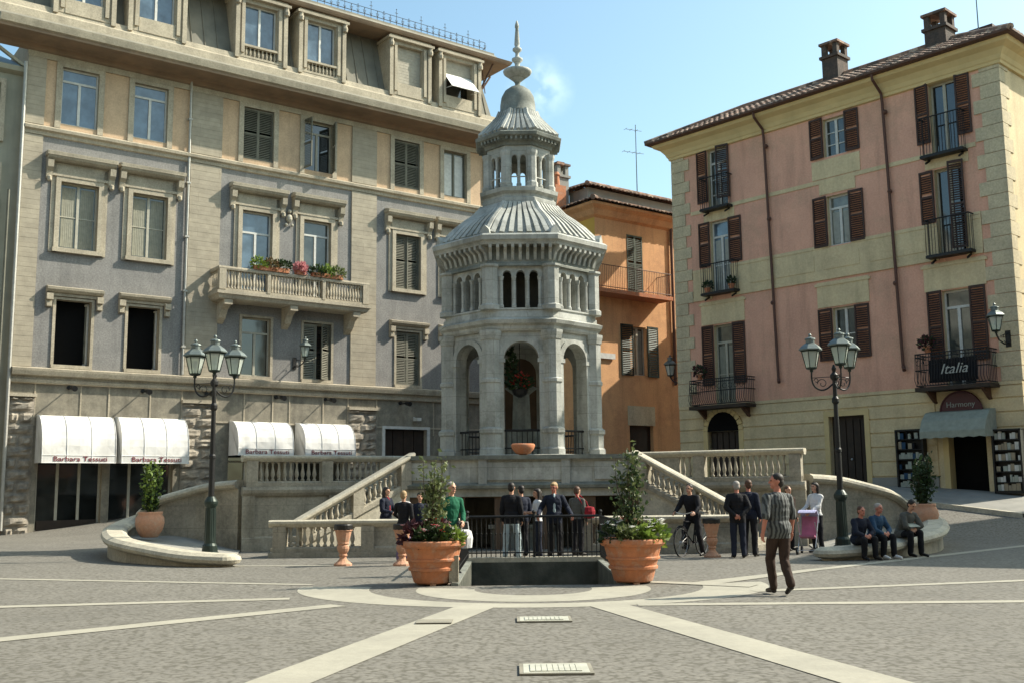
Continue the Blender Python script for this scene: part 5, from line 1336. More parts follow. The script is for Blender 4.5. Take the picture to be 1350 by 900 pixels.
m = MB(); m.lathe([(.66, 13.72), (.66, 13.84), (.58, 13.88), (.57, 14.12), (.53, 14.34), (.42, 14.52), (.24, 14.64), (.1, 14.68), (.08, 14.78), (.1, 14.84)], n=20); m.build('dome', 'marble_dark', MON, smooth=True)
m = MB(); m.lathe([(.06, 14.76), (.1, 14.84), (.14, 14.9), (.28, 15.04), (.41, 15.16), (.46, 15.22), (.47, 15.3), (.42, 15.32), (.1, 15.34), (.08, 15.5), (.1, 15.56), (.18, 15.63), (.18, 15.68), (.07, 15.74), (.06, 15.84), (.08, 15.88), (.15, 15.94), (.15, 15.99), (.07, 16.05), (.09, 16.12), (.08, 16.3), (.05, 16.62), (.07, 16.66), (.06, 16.74), (.02, 16.86)], n=16); m.build('finial', 'marble', MON, smooth=True)
import bisect
m = MB(); q = MB(); q.box(-.6, .6, -A0+.3, -A0+.36, 2.62, 6.1); addm(m, q, facemat(4)); m.build('arch_shade_panel', 'grotto_brown', MON)  # dark brown panel standing in for the shade inside the arches
ZA = [0, 2.5, 5.97, 6.38, 7.05, 8.07, 8.3, 8.84, 9.2, 10.8, 11.1, 11.3, 12.5, 12.6, 13.02, 13.8, 13.84, 14.68, 15.3, 16.86, 20]
ZB = [0, 2.5, 5.9, 6.2, 6.88, 8.02, 8.2, 8.74, 9.12, 10.36, 10.68, 10.92, 12.25, 12.33, 12.66, 13.58, 13.63, 14.58, 15.1, 16.84, 20]
def zmap(z):
    i = max(1, min(len(ZA)-1, bisect.bisect_left(ZA, z))); return ZB[i-1]+(z-ZA[i-1])/(ZA[i]-ZA[i-1])*(ZB[i]-ZB[i-1])
for ch in MON.children:
    for v in ch.data.vertices:
        z = v.co.z; f = 1 if z < 2.58 else (.945 if z < 8.3 else .925 if z < 9.3 else .925+.075*smooth01((z-9.3)/1.5)); v.co.x *= f; v.co.y *= f; v.co.z = zmap(z)
# hanging basket and bowl in the arch
HB = empty('hanging_basket', (CX-.05, CY-1.7, 0), 0, 'hanging basket of red flowers and trailing green inside the middle arch', 'hanging basket')
m = MB(); m.lathe([(.05, 4.3), (.2, 4.38), (.26, 4.52), (.24, 4.54)], n=12); m.tube((0, 0, 4.5), (0, 0, 6.38), .012, n=5); m.build('basket', 'iron', HB)
m = MB(); m.leaves((0, 0, 4.72), (.36, .3, .2), 260, .14, 0); m.leaves((0, 0, 4.78), (.32, .28, .2), 120, .1, 1); m.leaves((-.25, 0, 5.3), (.12, .1, .5), 150, .15, 0); m.build('flowers', ['leaf_dark', 'petal_red'], HB)
m = MB(); m.lathe([(.1, 0), (.2, .04), (.3, .16), (.33, .26), (.3, .3), (.26, .26)], (0, 0, 0), 16); o = m.build('bowl', 'terracotta', None, loc=(CX, 28.98, 2.535), smooth=True); tag(o, 'round terracotta bowl on the parapet in front of the monument', 'bowl')
# dark basin inside the monument
m = MB(); m.oct([(.9, 0), (.95, .7), (.8, .75), (.3, .6), (.25, 1.9), (.5, 2.1), (.2, 2.2)]); b = m.build('spring_basin', 'marble_dark', None, loc=(CX, CY, 2.63)); tag(b, 'dark marble basin on a column inside the monument', 'basin')

# ------------------------------------------------------------------ camera, sky and sun
cd = D.cameras.new('camera'); cam = D.objects.new('camera', cd); COL.objects.link(cam); sc.camera = cam
f_, t_, r_ = 1394.4, R(7.95), R(-.61)
c, s = cos(r_), sin(r_)
right = Vector((c, -s*sin(t_), s*cos(t_))); up = Vector((-s, -c*sin(t_), c*cos(t_))); fw = Vector((0, cos(t_), sin(t_)))
mm = Matrix((right, up, -fw)).transposed().to_4x4(); mm.translation = (0, 0, 1.6); cam.matrix_world = mm
cd.sensor_width = 36; cd.lens = f_/1350*36; cd.clip_end = 4000; cd.clip_start = .1
SUN_EL, SUN_AZ = R(40), R(13.5)      # azimuth counted from +x towards +y
w = D.worlds.new('World'); sc.world = w; w.use_nodes = True; nt = w.node_tree
sky = nt.nodes.new('ShaderNodeTexSky'); sky.sky_type = 'NISHITA'; sky.sun_disc = False; sky.sun_elevation = SUN_EL; sky.sun_rotation = pi/2-SUN_AZ
sky.air_density = 1.0; sky.dust_density = 2.2; sky.ozone_density = .6
# a small faint cloud
tc = nt.nodes.new('ShaderNodeTexCoord')
bg = nt.nodes['Background']; bg.inputs[1].default_value = .15
def dirpix(px, py):
    x, y = (px-675)/f_, (450-py)/f_; return (right*x+up*y+fw).normalized()
cdir = dirpix(712, 118)
dt = nt.nodes.new('ShaderNodeVectorMath'); dt.operation = 'DISTANCE'; dt.inputs[1].default_value = cdir
nn1 = nt.nodes.new('ShaderNodeTexNoise'); nn1.inputs['Scale'].default_value = 40; nn1.inputs['Detail'].default_value = 6
nt.links.new(tc.outputs['Generated'], nn1.inputs['Vector']); nt.links.new(tc.outputs['Generated'], dt.inputs[0])
mr = nt.nodes.new('ShaderNodeMapRange'); mr.inputs[1].default_value = .034; mr.inputs[2].default_value = .0; mr.inputs[4].default_value = .45; nt.links.new(dt.outputs['Value'], mr.inputs[0])
mu = nt.nodes.new('ShaderNodeMath'); mu.operation = 'MULTIPLY'; nt.links.new(mr.outputs[0], mu.inputs[0])
mr2 = nt.nodes.new('ShaderNodeMapRange'); mr2.inputs[1].default_value = .42; mr2.inputs[2].default_value = .68; nt.links.new(nn1.outputs['Fac'], mr2.inputs[0]); nt.links.new(mr2.outputs[0], mu.inputs[1])
mix = nt.nodes.new('ShaderNodeMix'); mix.data_type = 'RGBA'; nt.links.new(mu.outputs[0], mix.inputs[0]); nt.links.new(sky.outputs[0], mix.inputs[6]); mix.inputs[7].default_value = (7, 7, 7.2, 1)
tn = nt.nodes.new('ShaderNodeMix'); tn.data_type = 'RGBA'; tn.blend_type = 'MULTIPLY'; tn.inputs[0].default_value = 1; tn.inputs[7].default_value = (.93, 1.1, 1.0, 1)
nt.links.new(mix.outputs[2], tn.inputs[6]); nt.links.new(tn.outputs[2], bg.inputs[0])
ld = D.lights.new('sun', 'SUN'); ld.energy = 5.0; ld.angle = R(.5); ld.color = (1, .92, .78); lo = D.objects.new('sun', ld); COL.objects.link(lo)
sd = Vector((cos(SUN_EL)*cos(SUN_AZ), cos(SUN_EL)*sin(SUN_AZ), sin(SUN_EL))); lo.rotation_euler = sd.to_track_quat('Z', 'Y').to_euler(); lo.location = (20, 0, 30)
vs_ = sc.view_settings; vs_.view_transform = 'Standard'; vs_.look = 'None'; vs_.exposure = .75; vs_.gamma = 1
sc.render.engine = 'CYCLES'; sc.cycles.max_bounces = 6; sc.cycles.transparent_max_bounces = 12; sc.cycles.use_denoising = True
import numpy as np
# ------------------------------------------------------------------ street lamps
def lantern(par, loc, sc_=1.0):
    k = sc_; n = 6
    m = MB(); m.lathe([(.02, 0), (.05, .02), (.05, .07), (.15, .1), (.16, .14)], n=12)
    for j in range(6):
        a = j*pi/3; m.tube((.15*cos(a), .15*sin(a), .12), (.27*cos(a), .27*sin(a), .62), .013, n=5)
    m.lathe([(.27, .6), (.30, .62), (.30, .65), (.26, .67)], n=6)
    fr = m.build('lantern', 'iron_green', par, loc=loc); fr.scale = (k, k, k)
    m = MB(); m.lathe([(.145, .14), (.255, .6)], n=6, caps=False); m.build('glass', 'lantern_glass', fr)
    m = MB(); m.lathe([(.34, .64), (.35, .67), (.27, .76), (.16, .84), (.13, .86)], n=6); m.lathe([(.13, .86), (.13, .95), (.16, .96), (.15, .99), (.06, 1.03), (.03, 1.05), (.05, 1.09), (.02, 1.14)], n=12); m.build('roof', 'zinc', fr)
    m = MB(); m.lathe([(.03, .14), (.03, .3), (.055, .34), (.05, .48), (.02, .52)], n=10); m.build('bulb', 'letter_white', fr)
    return fr
def street_lamp(x, y, z, rot, lab):
    L = empty('street_lamp', (x, y, z), rot, lab, 'street lamp', 'three-armed iron street lamps')
    m = MB(); m.lathe([(.24, 0), (.24, .1), (.19, .14), (.18, .28), (.14, .34), (.13, .5), (.115, 1.0), (.11, 1.2), (.14, 1.24), (.165, 1.3), (.165, 1.36), (.13, 1.42), (.09, 1.48)], n=16)
    for i in range(8): a = i*pi/4; m.tube((.125*cos(a), .125*sin(a), .4), (.112*cos(a), .112*sin(a), 1.2), .015, n=5)
    m.build('base', 'iron_green', L)
    m = MB(); m.lathe([(.075, 1.44), (.07, 2.4), (.085, 2.42), (.085, 2.48), (.065, 2.52), (.055, 3.6), (.09, 3.66), (.09, 3.74), (.055, 3.8), (.05, 4.2), (.1, 4.26), (.1, 4.34), (.04, 4.42), (.06, 4.5), (.02, 4.6)], n=14); m.build('post', 'iron', L)
    for k in range(3):
        a = R(-90+120*k); c, s = cos(a), sin(a)
        m = MB(); P = [(.04, 4.12), (.2, 4.0), (.36, 3.98), (.5, 4.08), (.56, 4.25), (.56, 4.46)]
        m.path([(r*c, r*s, zz) for r, zz, *_ in catmull([(p[0], p[1], 0, 0) for p in P], 4)], .022, 7)
        q = [(.3+.13*cos(t)*(1-i/22), 4.14+.13*sin(t)*(1-i/22)) for i, t in enumerate([j*.45 for j in range(16)])]
        m.path([(r*c, r*s, zz) for r, zz in q], .011, 5)
        q = [(.45+.06*cos(t)*(1-i/22), 4.22+.07*sin(t)*(1-i/22)) for i, t in enumerate([j*.45 for j in range(14)])]
        m.path([(r*c, r*s, zz) for r, zz in q], .010, 5); m.tube((.05*c, .05*s, 4.3), (.55*c, .55*s, 4.3), .010, n=5)
        m.build('arm', 'iron', L)
        lantern(L, (.56*c, .56*s, 4.44), .87)
    return L
def catm4(P, k): return catmull([tuple(p)+(0,)*(4-len(p)) for p in P], k)
_old = catmull
def catmull(P, k=5):
    out = []
    for i in range(len(P)-1):
        p0, p1, p2, p3 = P[max(i-1, 0)], P[i], P[i+1], P[min(i+2, len(P)-1)]
        for j in range(k):
            t = j/k; out.append(tuple(.5*((2*b)+(-a+c)*t+(2*a-5*b+4*c-d)*t*t+(-a+3*b-3*c+d)*t**3) for a, b, c, d in zip(p0, p1, p2, p3)))
    return out+[P[-1]]
street_lamp(-7.5, 26.5, .03, R(15), 'three lantern street lamp at left, in front of the palace awnings')
street_lamp(8.1, 26.5, .03, 0, 'three lantern street lamp at right, in front of the pink house')
def wall_lamp(mw, u, y, z, d, lab, dirx=(0, -1)):
    L = empty('wall_lamp', (0, 0, 0), 0, lab, 'wall lamp', 'lanterns on wall brackets'); L.matrix_world = mw @ Matrix.Translation((u, y, z))
    dx, dy = dirx
    m = MB(); m.path([(0, 0, -.25), (dx*d*.4, dy*d*.4, -.3), (dx*d*.8, dy*d*.8, -.2), (dx*d, dy*d, -.02)], .03, 7); m.tube((0, 0, .1), (dx*d*.9, dy*d*.9, -.12), .014, n=6)
    m.path([(dx*(.3+.13*cos(t)), dy*(.3+.13*cos(t)), -.1+.13*sin(t)) for t in [j*.5 for j in range(12)]], .013, 5)
    m.obox((dx*.02, dy*.02, -.1), (.09 if dx == 0 else .03, 0, 0), (0, .03 if dx == 0 else .09, 0), (0, 0, .28)); m.build('bracket', 'iron', L)
    lantern(L, (dx*d, dy*d, -.02), .92)
wall_lamp(PALM, 11.65, 0, 7.75, 1.15, 'bracket lantern on the palace wall beneath the stone balcony')
wall_lamp(PM, 14.3, -.02, 6.6, .95, 'bracket lantern at the right corner of the pink house, above the shop')
wall_lamp(PM, -.02, .5, 6.5, .85, 'dark bracket lantern at the left corner of the pink house, by the alley', (-1, 0))

# ------------------------------------------------------------------ planters
def planter(x, y, lab):
    m = MB(); m.lathe([(.30, .03), (.33, .05), (.34, .08), (.385, .24), (.42, .25), (.425, .29), (.4, .31), (.43, .40), (.46, .41), (.465, .44), (.445, .46), (.485, .62), (.53, .635), (.55, .66), (.56, .67), (.56, .73), (.54, .75), (.49, .75), (.46, .66)], n=40)
    P = m.build('planter', 'terracotta', None, smooth=False, loc=(x, y, 0)); tag(P, lab, 'planter', 'big terracotta planters beside the basin')
    m = MB(); m.lathe([(.001, .68), (.47, .68), (.47, .69), (.001, .7)], n=24); m.build('soil', 'soil', P)
    for k in range(3):
        a = k*2.1+.6; m = MB(); m.box(-.05, .05, -.05, .05, 0, .05); m.build('foot', 'terracotta_pale', P, loc=(.25*cos(a), .25*sin(a), 0))
planter(-1.4, 18.55, 'big terracotta planter left of the basin, with red and white flowers'); planter(2.03, 18.45, 'big terracotta planter right of the basin, with white flowers')
def shrub(x, y, z0, z1, rad, lab, mats=('leaf_olive', 'leaf_dark'), cnt=1500, seed=1, name='shrub', size=.085, cat='shrub', group='tall shrubs in the planters'):
    rn = random.Random(seed); H = z1-z0
    S = empty(name, (x, y, z0), 0, lab, cat, group)
    m = MB(); tips = []
    for i in range(9):
        a = rn.uniform(0, 6.28); r = rad*rn.uniform(.2, .8); h = H*rn.uniform(.6, 1.02); P = [(0, 0, -.03), (r*.25*cos(a), r*.25*sin(a), h*.3), (r*.8*cos(a), r*.8*sin(a), h*.7), (r*cos(a)*.8, r*sin(a)*.8, h)]
        P = catmull(P, 3); m.path(P, [.014*(1-.75*i_/(len(P)-1)) for i_ in range(len(P))], 5); tips.append(P)
    m.build('stems', 'bark', S)
    m = MB()
    for i in range(cnt):
        P = rn.choice(tips); t = rn.random()**.8; q = P[int(t*(len(P)-1))]
        h = q[2]/H; rr_ = rad*(.55 if h < .25 else .75*(1-h)+.25)*1.0
        p = Vector(q)+Vector((rn.gauss(0, rr_*.38), rn.gauss(0, rr_*.38), rn.gauss(0, H*.06)))
        if p.z < H*.06: continue
        m.leaves(tuple(p), (.02, .02, .02), 1, size, 0 if rn.random() < .3+.5*h else 1, rn)
    m.build('foliage', list(mats), S); return S
shrub(-1.42, 18.55, .69, 2.22, .36, 'airy olive green shrub in the left big planter', ('leaf_olive', 'leaf_olive'), seed=4, cnt=800)
shrub(2.02, 18.45, .69, 2.38, .40, 'airy dark green shrub in the right big planter', seed=9, cnt=950)
def clump(x, y, z, r, lab, mats, nl, nf, seed, group, h=.2, fs=.05):
    rn = random.Random(seed); C_ = empty('flower_clump', (x, y, z), 0, lab, 'flowers', group)
    m = MB(); m.leaves((0, 0, h*.5), (r, r*.8, h*.65), nl, .11, 0, rn); m.build('foliage', mats[0], C_)
    if nf:
        m = MB()
        for _ in range(nf):
            a = rn.uniform(0, 6.28); q = r*math.sqrt(rn.random()); c = Vector((q*cos(a), q*.8*sin(a), h*rn.uniform(.8, 1.35)))
            for k in range(5):
                b = k*1.256; u = Vector((cos(b), sin(b), .35))*fs; w = Vector((-sin(b), cos(b), 0))*fs*.4
                m.poly([c, c+u*.6+w, c+u, c+u*.6-w], rn.randrange(len(mats)-1))
        m.build('flowers', list(mats[1:]), C_)
g1 = 'flowers in the left planter'; g2 = 'flowers in the right planter'
clump(-1.76, 18.4, .7, .17, 'dark red leafy clump at the left edge of the left planter', ['leaf_red', 'petal_pink'], 150, 16, 1, g1, .26)
clump(-1.52, 18.25, .7, .17, 'green clump with pink flowers at the front of the left planter', ['leaf_dark', 'petal_pink', 'petal_white'], 150, 20, 2, g1)
clump(-1.28, 18.22, .7, .17, 'clump with orange red flowers at the front of the left planter', ['leaf_dark', 'petal_red', 'petal_pink'], 150, 22, 3, g1, .24)
clump(-1.05, 18.35, .7, .17, 'lime green clump at the right edge of the left planter', ['leaf_lime', 'petal_white'], 170, 14, 4, g1)
clump(-1.4, 18.75, .7, .24, 'dark red foliage behind the flowers of the left planter', ['leaf_red', 'petal_red'], 230, 6, 5, g1, .34)
clump(1.66, 18.25, .7, .18, 'dark green clump dotted with white flowers at the left of the right planter', ['leaf_dark', 'petal_white'], 160, 30, 6, g2, .26)
clump(1.92, 18.1, .7, .17, 'olive clump with few white flowers at the front of the right planter', ['leaf_olive', 'petal_white'], 150, 14, 7, g2)
clump(2.18, 18.12, .7, .18, 'bright green mound at the front of the right planter', ['leaf_lime', 'petal_white'], 180, 12, 8, g2)
clump(2.40, 18.28, .7, .17, 'lime clump thick with white flowers at the right of the right planter', ['leaf_lime', 'petal_white'], 180, 34, 9, g2, .28)
clump(2.03, 18.7, .7, .24, 'reddish brown foliage behind the flowers of the right planter', ['leaf_autumn', 'petal_red'], 220, 3, 10, g2, .34)
def round_pot(x, y, z, lab, lab2, mats, seed):
    m = MB(); m.lathe([(.2, 0), (.24, .03), (.34, .2), (.385, .38), (.37, .52), (.31, .6), (.33, .64), (.33, .68), (.28, .68), (.27, .6)], n=28)
    P = m.build('terracotta_pot', 'terracotta_pale', None, smooth=True, loc=(x, y, z)); tag(P, lab, 'pot', 'round pots in the curled walls')
    shrub(x, y, z+.62, z+1.95, .36, lab2, mats, 1500, seed, group='shrubs in the round pots', size=.1)
round_pot(-9.85, 29.0, .43, 'round pale terracotta pot inside the sunlit curled wall', 'dense green shrub in the round pot at left', ('leaf_lime', 'leaf_dark'), 21)
round_pot(11.05, 28.9, .43, 'round terracotta pot in the shade inside the right curled wall', 'dark shrub in the round pot at right', ('leaf_dark', 'leaf_dark'), 22)
# terracotta litter bins
def bin_(x, y, lab):
    m = MB(); m.lathe([(.2, 0), (.2, .04), (.175, .06), (.12, .10), (.08, .15), (.07, .19), (.095, .21), (.095, .235), (.075, .25), (.115, .31), (.135, .37), (.13, .42), (.105, .45), (.13, .47), (.13, .49), (.12, .5), (.15, .6), (.18, .74), (.2, .75), (.2, .79), (.18, .8)], n=12)
    o = m.build('litter_bin', 'terracotta_pale', None, smooth=False, loc=(x, y, gz(x, y))); tag(o, lab, 'litter bin', 'terracotta pedestal litter bins')
    m = MB(); m.lathe([(.19, .76), (.205, .78), (.205, .87), (.19, .89), (.15, .89), (.15, .8)], n=20); m.build('bin_rim', 'bin_black', o)
bin_(-3.73, 23.46, 'terracotta pedestal litter bin standing alone on the sunny paving'); bin_(-2.42, 23.27, 'terracotta pedestal litter bin half hidden by the left planter'); bin_(4.6, 25.0, 'terracotta pedestal litter bin beside the cyclist')

# ------------------------------------------------------------------ people: one continuous body each
def cap_mesh(mb, p0, p1, r0, r1, n=12):
    p0, p1 = Vector(p0), Vector(p1); d = p1-p0; L = d.length
    d = d/L if L > 1e-6 else Vector((0, 0, 1)); P = []; Rr = []
    for i in range(4): a = i/4*pi/2; P.append(p0-d*r0*cos(a)); Rr.append(max(.0008, r0*sin(a)))
    P += [p0, p1]; Rr += [r0, r1]
    for i in range(3, -1, -1): a = i/4*pi/2; P.append(p1+d*r1*cos(a)); Rr.append(max(.0008, r1*sin(a)))
    mb.path(P, Rr, n)
def remesh(prims, mats, voxel, name, parent, loc=(0, 0, 0), smooth_it=3, hem=None):
    mb = MB()
    for p in prims:
        if p[0] == 'c': cap_mesh(mb, *p[1:5])
        else:
            c, rad, rot = p[1], p[2], p[3]; s = MB(); s.sphere((0, 0, 0), 1, 16); mt = Matrix.Translation(c) @ rot.to_4x4() @ Matrix.Diagonal((*rad, 1)); addm(mb, s, mt)
    me = D.meshes.new('tmp'); me.from_pydata(mb.v, [], mb.f); me.update()
    import bmesh
    bm = bmesh.new(); bm.from_mesh(me); bmesh.ops.recalc_face_normals(bm, faces=bm.faces); bm.to_mesh(me); bm.free()
    o = D.objects.new('tmp', me); COL.objects.link(o)
    r = o.modifiers.new('r', 'REMESH'); r.mode = 'VOXEL'; r.voxel_size = voxel
    if smooth_it: s = o.modifiers.new('s', 'SMOOTH'); s.iterations = smooth_it; s.factor = .5
    bpy.context.view_layer.update()
    new = D.meshes.new_from_object(o.evaluated_get(bpy.context.evaluated_depsgraph_get())); D.objects.remove(o); D.meshes.remove(me)
    new.materials.clear()
    names = []
    for mm in mats:
        if mm not in names: names.append(mm)
    for mm in names: new.materials.append(MATS[mm])
    nf = len(new.polygons); cen = np.empty(nf*3, dtype=np.float32); new.polygons.foreach_get('center', cen); cen = cen.reshape(-1, 3)
    best = np.full(nf, 1e9); idx = np.zeros(nf, dtype=np.int32); pi_ = np.zeros(nf, dtype=np.int32)
    for pn, (p, mm) in enumerate(zip(prims, mats)):
        if p[0] == 'c':
            a, b = np.array(p[1][:]), np.array(p[2][:]); ab = b-a; L2 = max(1e-9, ab@ab); t = np.clip(((cen-a)@ab)/L2, 0, 1)
            d = np.linalg.norm(cen-(a+t[:, None]*ab), axis=1)-(p[3]+(p[4]-p[3])*t)
        else:
            Mi = np.array(p[3].inverted()); q = (cen-np.array(p[1][:]))@Mi.T; q = q/np.array(p[2]); l = np.linalg.norm(q, axis=1); d = (l-1)*min(p[2])
        u = d < best; best[u] = d[u]; idx[u] = names.index(mm); pi_[u] = pn
    if hem:
        pel, ax, lv, tn, ln_, torso, k = hem; q = cen-np.array(pel[:]); t = q@np.array(ax[:]); rad = np.linalg.norm(q-t[:, None]*np.array(ax[:]), axis=1)
        istor = np.isin(pi_, torso)
        idx[istor & (t > lv) & (rad < .24*k) & (t < .2)] = names.index(tn); idx[istor & (t <= lv)] = names.index(ln_)
    if hem:
        from mathutils import noise as mn
        nv = len(new.vertices); mask = np.zeros(nv, dtype=bool); cloth = {i for i, q in enumerate(names) if q.startswith('c_') or q == 'shirt_striped'}
        for pg, mi_ in zip(new.polygons, idx):
            if int(mi_) in cloth: mask[list(pg.vertices)] = True
        vn = np.empty(nv*3, dtype=np.float32); new.vertices.foreach_get('co', vn); vn = vn.reshape(-1, 3); nr = np.empty(nv*3, dtype=np.float32); new.vertex_normals.foreach_get('vector', nr); nr = nr.reshape(-1, 3)
        sd_ = (hash(name) % 7)+float(hem[0].x*13+loc[0])
        for i in np.nonzero(mask)[0]:
            c = vn[i]; w1 = mn.noise((c[0]*7+sd_, c[1]*7, c[2]*4.5)); w2 = 1-abs(mn.noise((c[0]*11-sd_, c[1]*11, c[2]*7+c[0]*5)))*2
            vn[i] = c+nr[i]*(.011*w1+.006*w2)
        new.vertices.foreach_set('co', vn.ravel()); new.update()
    new.polygons.foreach_set('material_index', idx); new.polygons.foreach_set('use_smooth', [True]*nf)
    new.name = name; ob = D.objects.new(name, new); COL.objects.link(ob); ob.parent = parent; ob.location = loc
    return ob
V = Vector
def person(x, y, z, rz, h, lab, top='c_black', legs='c_black', shoe='shoe', hair='hair_dark', skin='skin', J=None, sleeve='long', yaw=0, nod=0,
           shirt=None, hairstyle='short', jacket=False, female=False, hand_curl=.5, voxel=.0085, group=None, collar=None, tail=0):
    k = h/1.75
    j = dict(pel=(0, 0, .95), abd=(0, 0, 1.12), che=(0, 0, 1.30), neck=(0, .012, 1.45), head=(0, -.012, 1.635),
             hl=(.09, 0, .92), kl=(.105, -.01, .5), al=(.11, .03, .09), tl=(.13, -.15, .035), hr=(-.09, 0, .92), kr=(-.105, -.01, .5), ar=(-.11, .03, .09), tr=(-.13, -.15, .035),
             sl=(.175, .005, 1.385), el=(.225, .03, 1.13), wl=(.23, -.06, .89), sr=(-.175, .005, 1.385), er=(-.225, .03, 1.13), wr=(-.23, -.06, .89), fl=None, fr=None)
    if J: j.update(J)
    j = {a: (V(b)*k if b is not None else None) for a, b in j.items()}
    P = []; Mt = []
    I3 = Matrix.Identity(3)
    def C(a, b, r0, r1, m): P.append(('c', a, b, r0*k, r1*k, None)); Mt.append(m)
    def E(c, rad, m, rot=I3): P.append(('e', c, tuple(q*k for q in rad), rot)); Mt.append(m)
    w = .92 if female else 1.0
    tors = (j['neck']-j['pel']).normalized(); side = (j['sl']-j['sr']).normalized(); fwd = side.cross(tors).normalized()*-1
    if fwd.dot(V((0, -1, 0))) < 0 and abs(fwd.y) > .3: fwd = -fwd
    B3 = Matrix((side, -fwd, tors)).transposed()
    jt = .026 if jacket else .008
    tor0 = len(P)
    E(j['pel'], (.158*w+(.015 if female else 0), .108, .12), legs, B3)
    E(j['abd'], (.142*w+jt, .10+jt, .16), top, B3); E(j['che'], (.165*w+jt, .112+jt, .19), top, B3); E((j['che']+j['abd'])/2, (.155*w+jt, .108+jt, .2), top, B3)
    C(j['sl']*.9+j['sr']*.1-tors*.02*k, j['sr']*.9+j['sl']*.1-tors*.02*k, .06+jt*.5, .06+jt*.5, top)
    C(j['neck']-tors*.01*k, (j['che']+j['neck'])/2+tors*.02, .06, .085, top)
    for q_ in ('sl', 'sr'): C(j['neck']-tors*.015*k, j[q_]*.85+j['neck']*.15-tors*.0*k, .05, .055+jt*.4, top)
    if jacket or tail: E(j['pel']+tors*.03*k, (.168*w+jt, .118+jt, .15+tail), top, B3)
    else: E(j['pel']+tors*.07*k, (.156*w, .108, .09), top, B3)
    torso = list(range(tor0, len(P)))
    C(j['neck']-tors*.03*k, j['head']-(j['head']-j['neck'])*.45, .053*w, .05*w, skin)
    if shirt: E(j['che']+fwd*.055*k-tors*.08*k, (.055, .085, .27), shirt, B3)
    for s in 'lr':
        H, K, A, T = j['h'+s], j['k'+s], j['a'+s], j['t'+s]; torso.append(len(P))
        C(H, K, .095, .07, legs); C(K, A, .07, .058, legs); E((K*.65+A*.35), (.058, .062, .12), legs)
        C(A-V((0, 0, .03*k)), T, .042, .032, shoe); E(A-V((0, 0, .045*k)), (.04, .05, .038), shoe)
        S, El, Wr = j['s'+s], j['e'+s], j['w'+s]
        C(S, El, .056+jt*.6, .044+jt*.5, top)
        if sleeve == 'long': C(El, Wr, .044+jt*.5, .033+jt*.4, top)
        else: C(S.lerp(El, .0), El, .058, .05, top); C(El, Wr, .041, .028, skin)
        # hand: palm, four unequal fingers in two joints, thumb from the side of the palm
        d = (j['f'+s] if j['f'+s] is not None else (Wr-El)).normalized(); body = (j['pel']-Wr); inn = body-d*body.dot(d); inn = inn.normalized() if inn.length > 1e-4 else d.orthogonal()
        lat = d.cross(inn).normalized()
        if lat.y > 0: lat = -lat
        Rh = Matrix((lat, inn, d)).transposed(); E(Wr+d*.05*k, (.042, .019, .052), skin, Rh)
        C(Wr-d*.02*k, Wr+d*.03*k, .027, .026, skin)
        for q, ln in enumerate((.07, .078, .072, .056)):
            b0 = Wr+d*.085*k+lat*(.03-.02*q)*k; d1 = (d*cos(hand_curl)+inn*sin(hand_curl)).normalized(); m1 = b0+d1*ln*.55*k; d2 = (d*cos(hand_curl*2)+inn*sin(hand_curl*2)).normalized()
            C(b0-d*.02*k, m1, .0095, .009, skin); C(m1, m1+d2*ln*.5*k, .009, .0075, skin)
        tb = Wr+d*.03*k+lat*.035*k; td = (d*.7+lat*.6+inn*.35).normalized(); C(tb, tb+td*.035*k, .012, .011, skin); C(tb+td*.035*k, tb+td*.035*k+(td+inn*.4).normalized()*.03*k, .011, .009, skin)
    # head with face
    Rh = Matrix.Rotation(yaw, 3, 'Z') @ Matrix.Rotation(nod, 3, 'X'); hc = j['head']
    def hp(a, b, c): return hc+Rh @ (V((a, b, c))*k)
    E(hp(0, .008, .018), (.075, .093, .098), skin, Rh); E(hp(0, -.022, -.045), (.056, .066, .062), skin, Rh); E(hp(0, -.065, -.09), (.026, .022, .02), skin, Rh)
    C(hp(0, -.085, .018), hp(0, -.105, -.02), .009, .014, skin)
    for s in (-1, 1):
        E(hp(s*.077, .012, -.005), (.01, .02, .03), skin, Rh); C(hp(s*.015, -.083, .032), hp(s*.045, -.073, .032), .009, .007, skin); E(hp(s*.03, -.082, .013), (.0125, .009, .009), 'eye_dark', Rh)
    C(hp(-.02, -.086, -.055), hp(.02, -.086, -.055), .008, .008, 'lips')
    O = empty('person', (x, y, z), rz, lab, 'person', group)
    body = remesh(P, Mt, voxel, 'body', O, hem=(j['pel'], tors, (-.09-tail*.8 if jacket else -.02)*k, top, legs, [q for q in torso if Mt[q] in (top, legs)], k))
    hs = []
    if hairstyle != 'bald':
        hs += [('e', hp(0, .022, .04), (.083*k, .094*k, .086*k), Rh), ('e', hp(0, .05, -.01), (.076*k, .065*k, .085*k), Rh)]
        if hairstyle == 'fringe': hs.append(('e', hp(0, -.045, .078), (.06*k, .05*k, .035*k), Rh))
        if hairstyle == 'long':
            for s in (-1, 1): hs.append(('c', hp(s*.06, .03, .03), hp(s*.085, .03, -.22), .045*k, .03*k, None))
            hs.append(('c', hp(0, .07, .0), hp(0, .09, -.26), .07*k, .05*k, None)); hs.append(('e', hp(0, -.03, .075), (.06*k, .05*k, .035*k), Rh))
        remesh(hs, [hair]*len(hs), .009, 'hair', O, smooth_it=2)
    return O
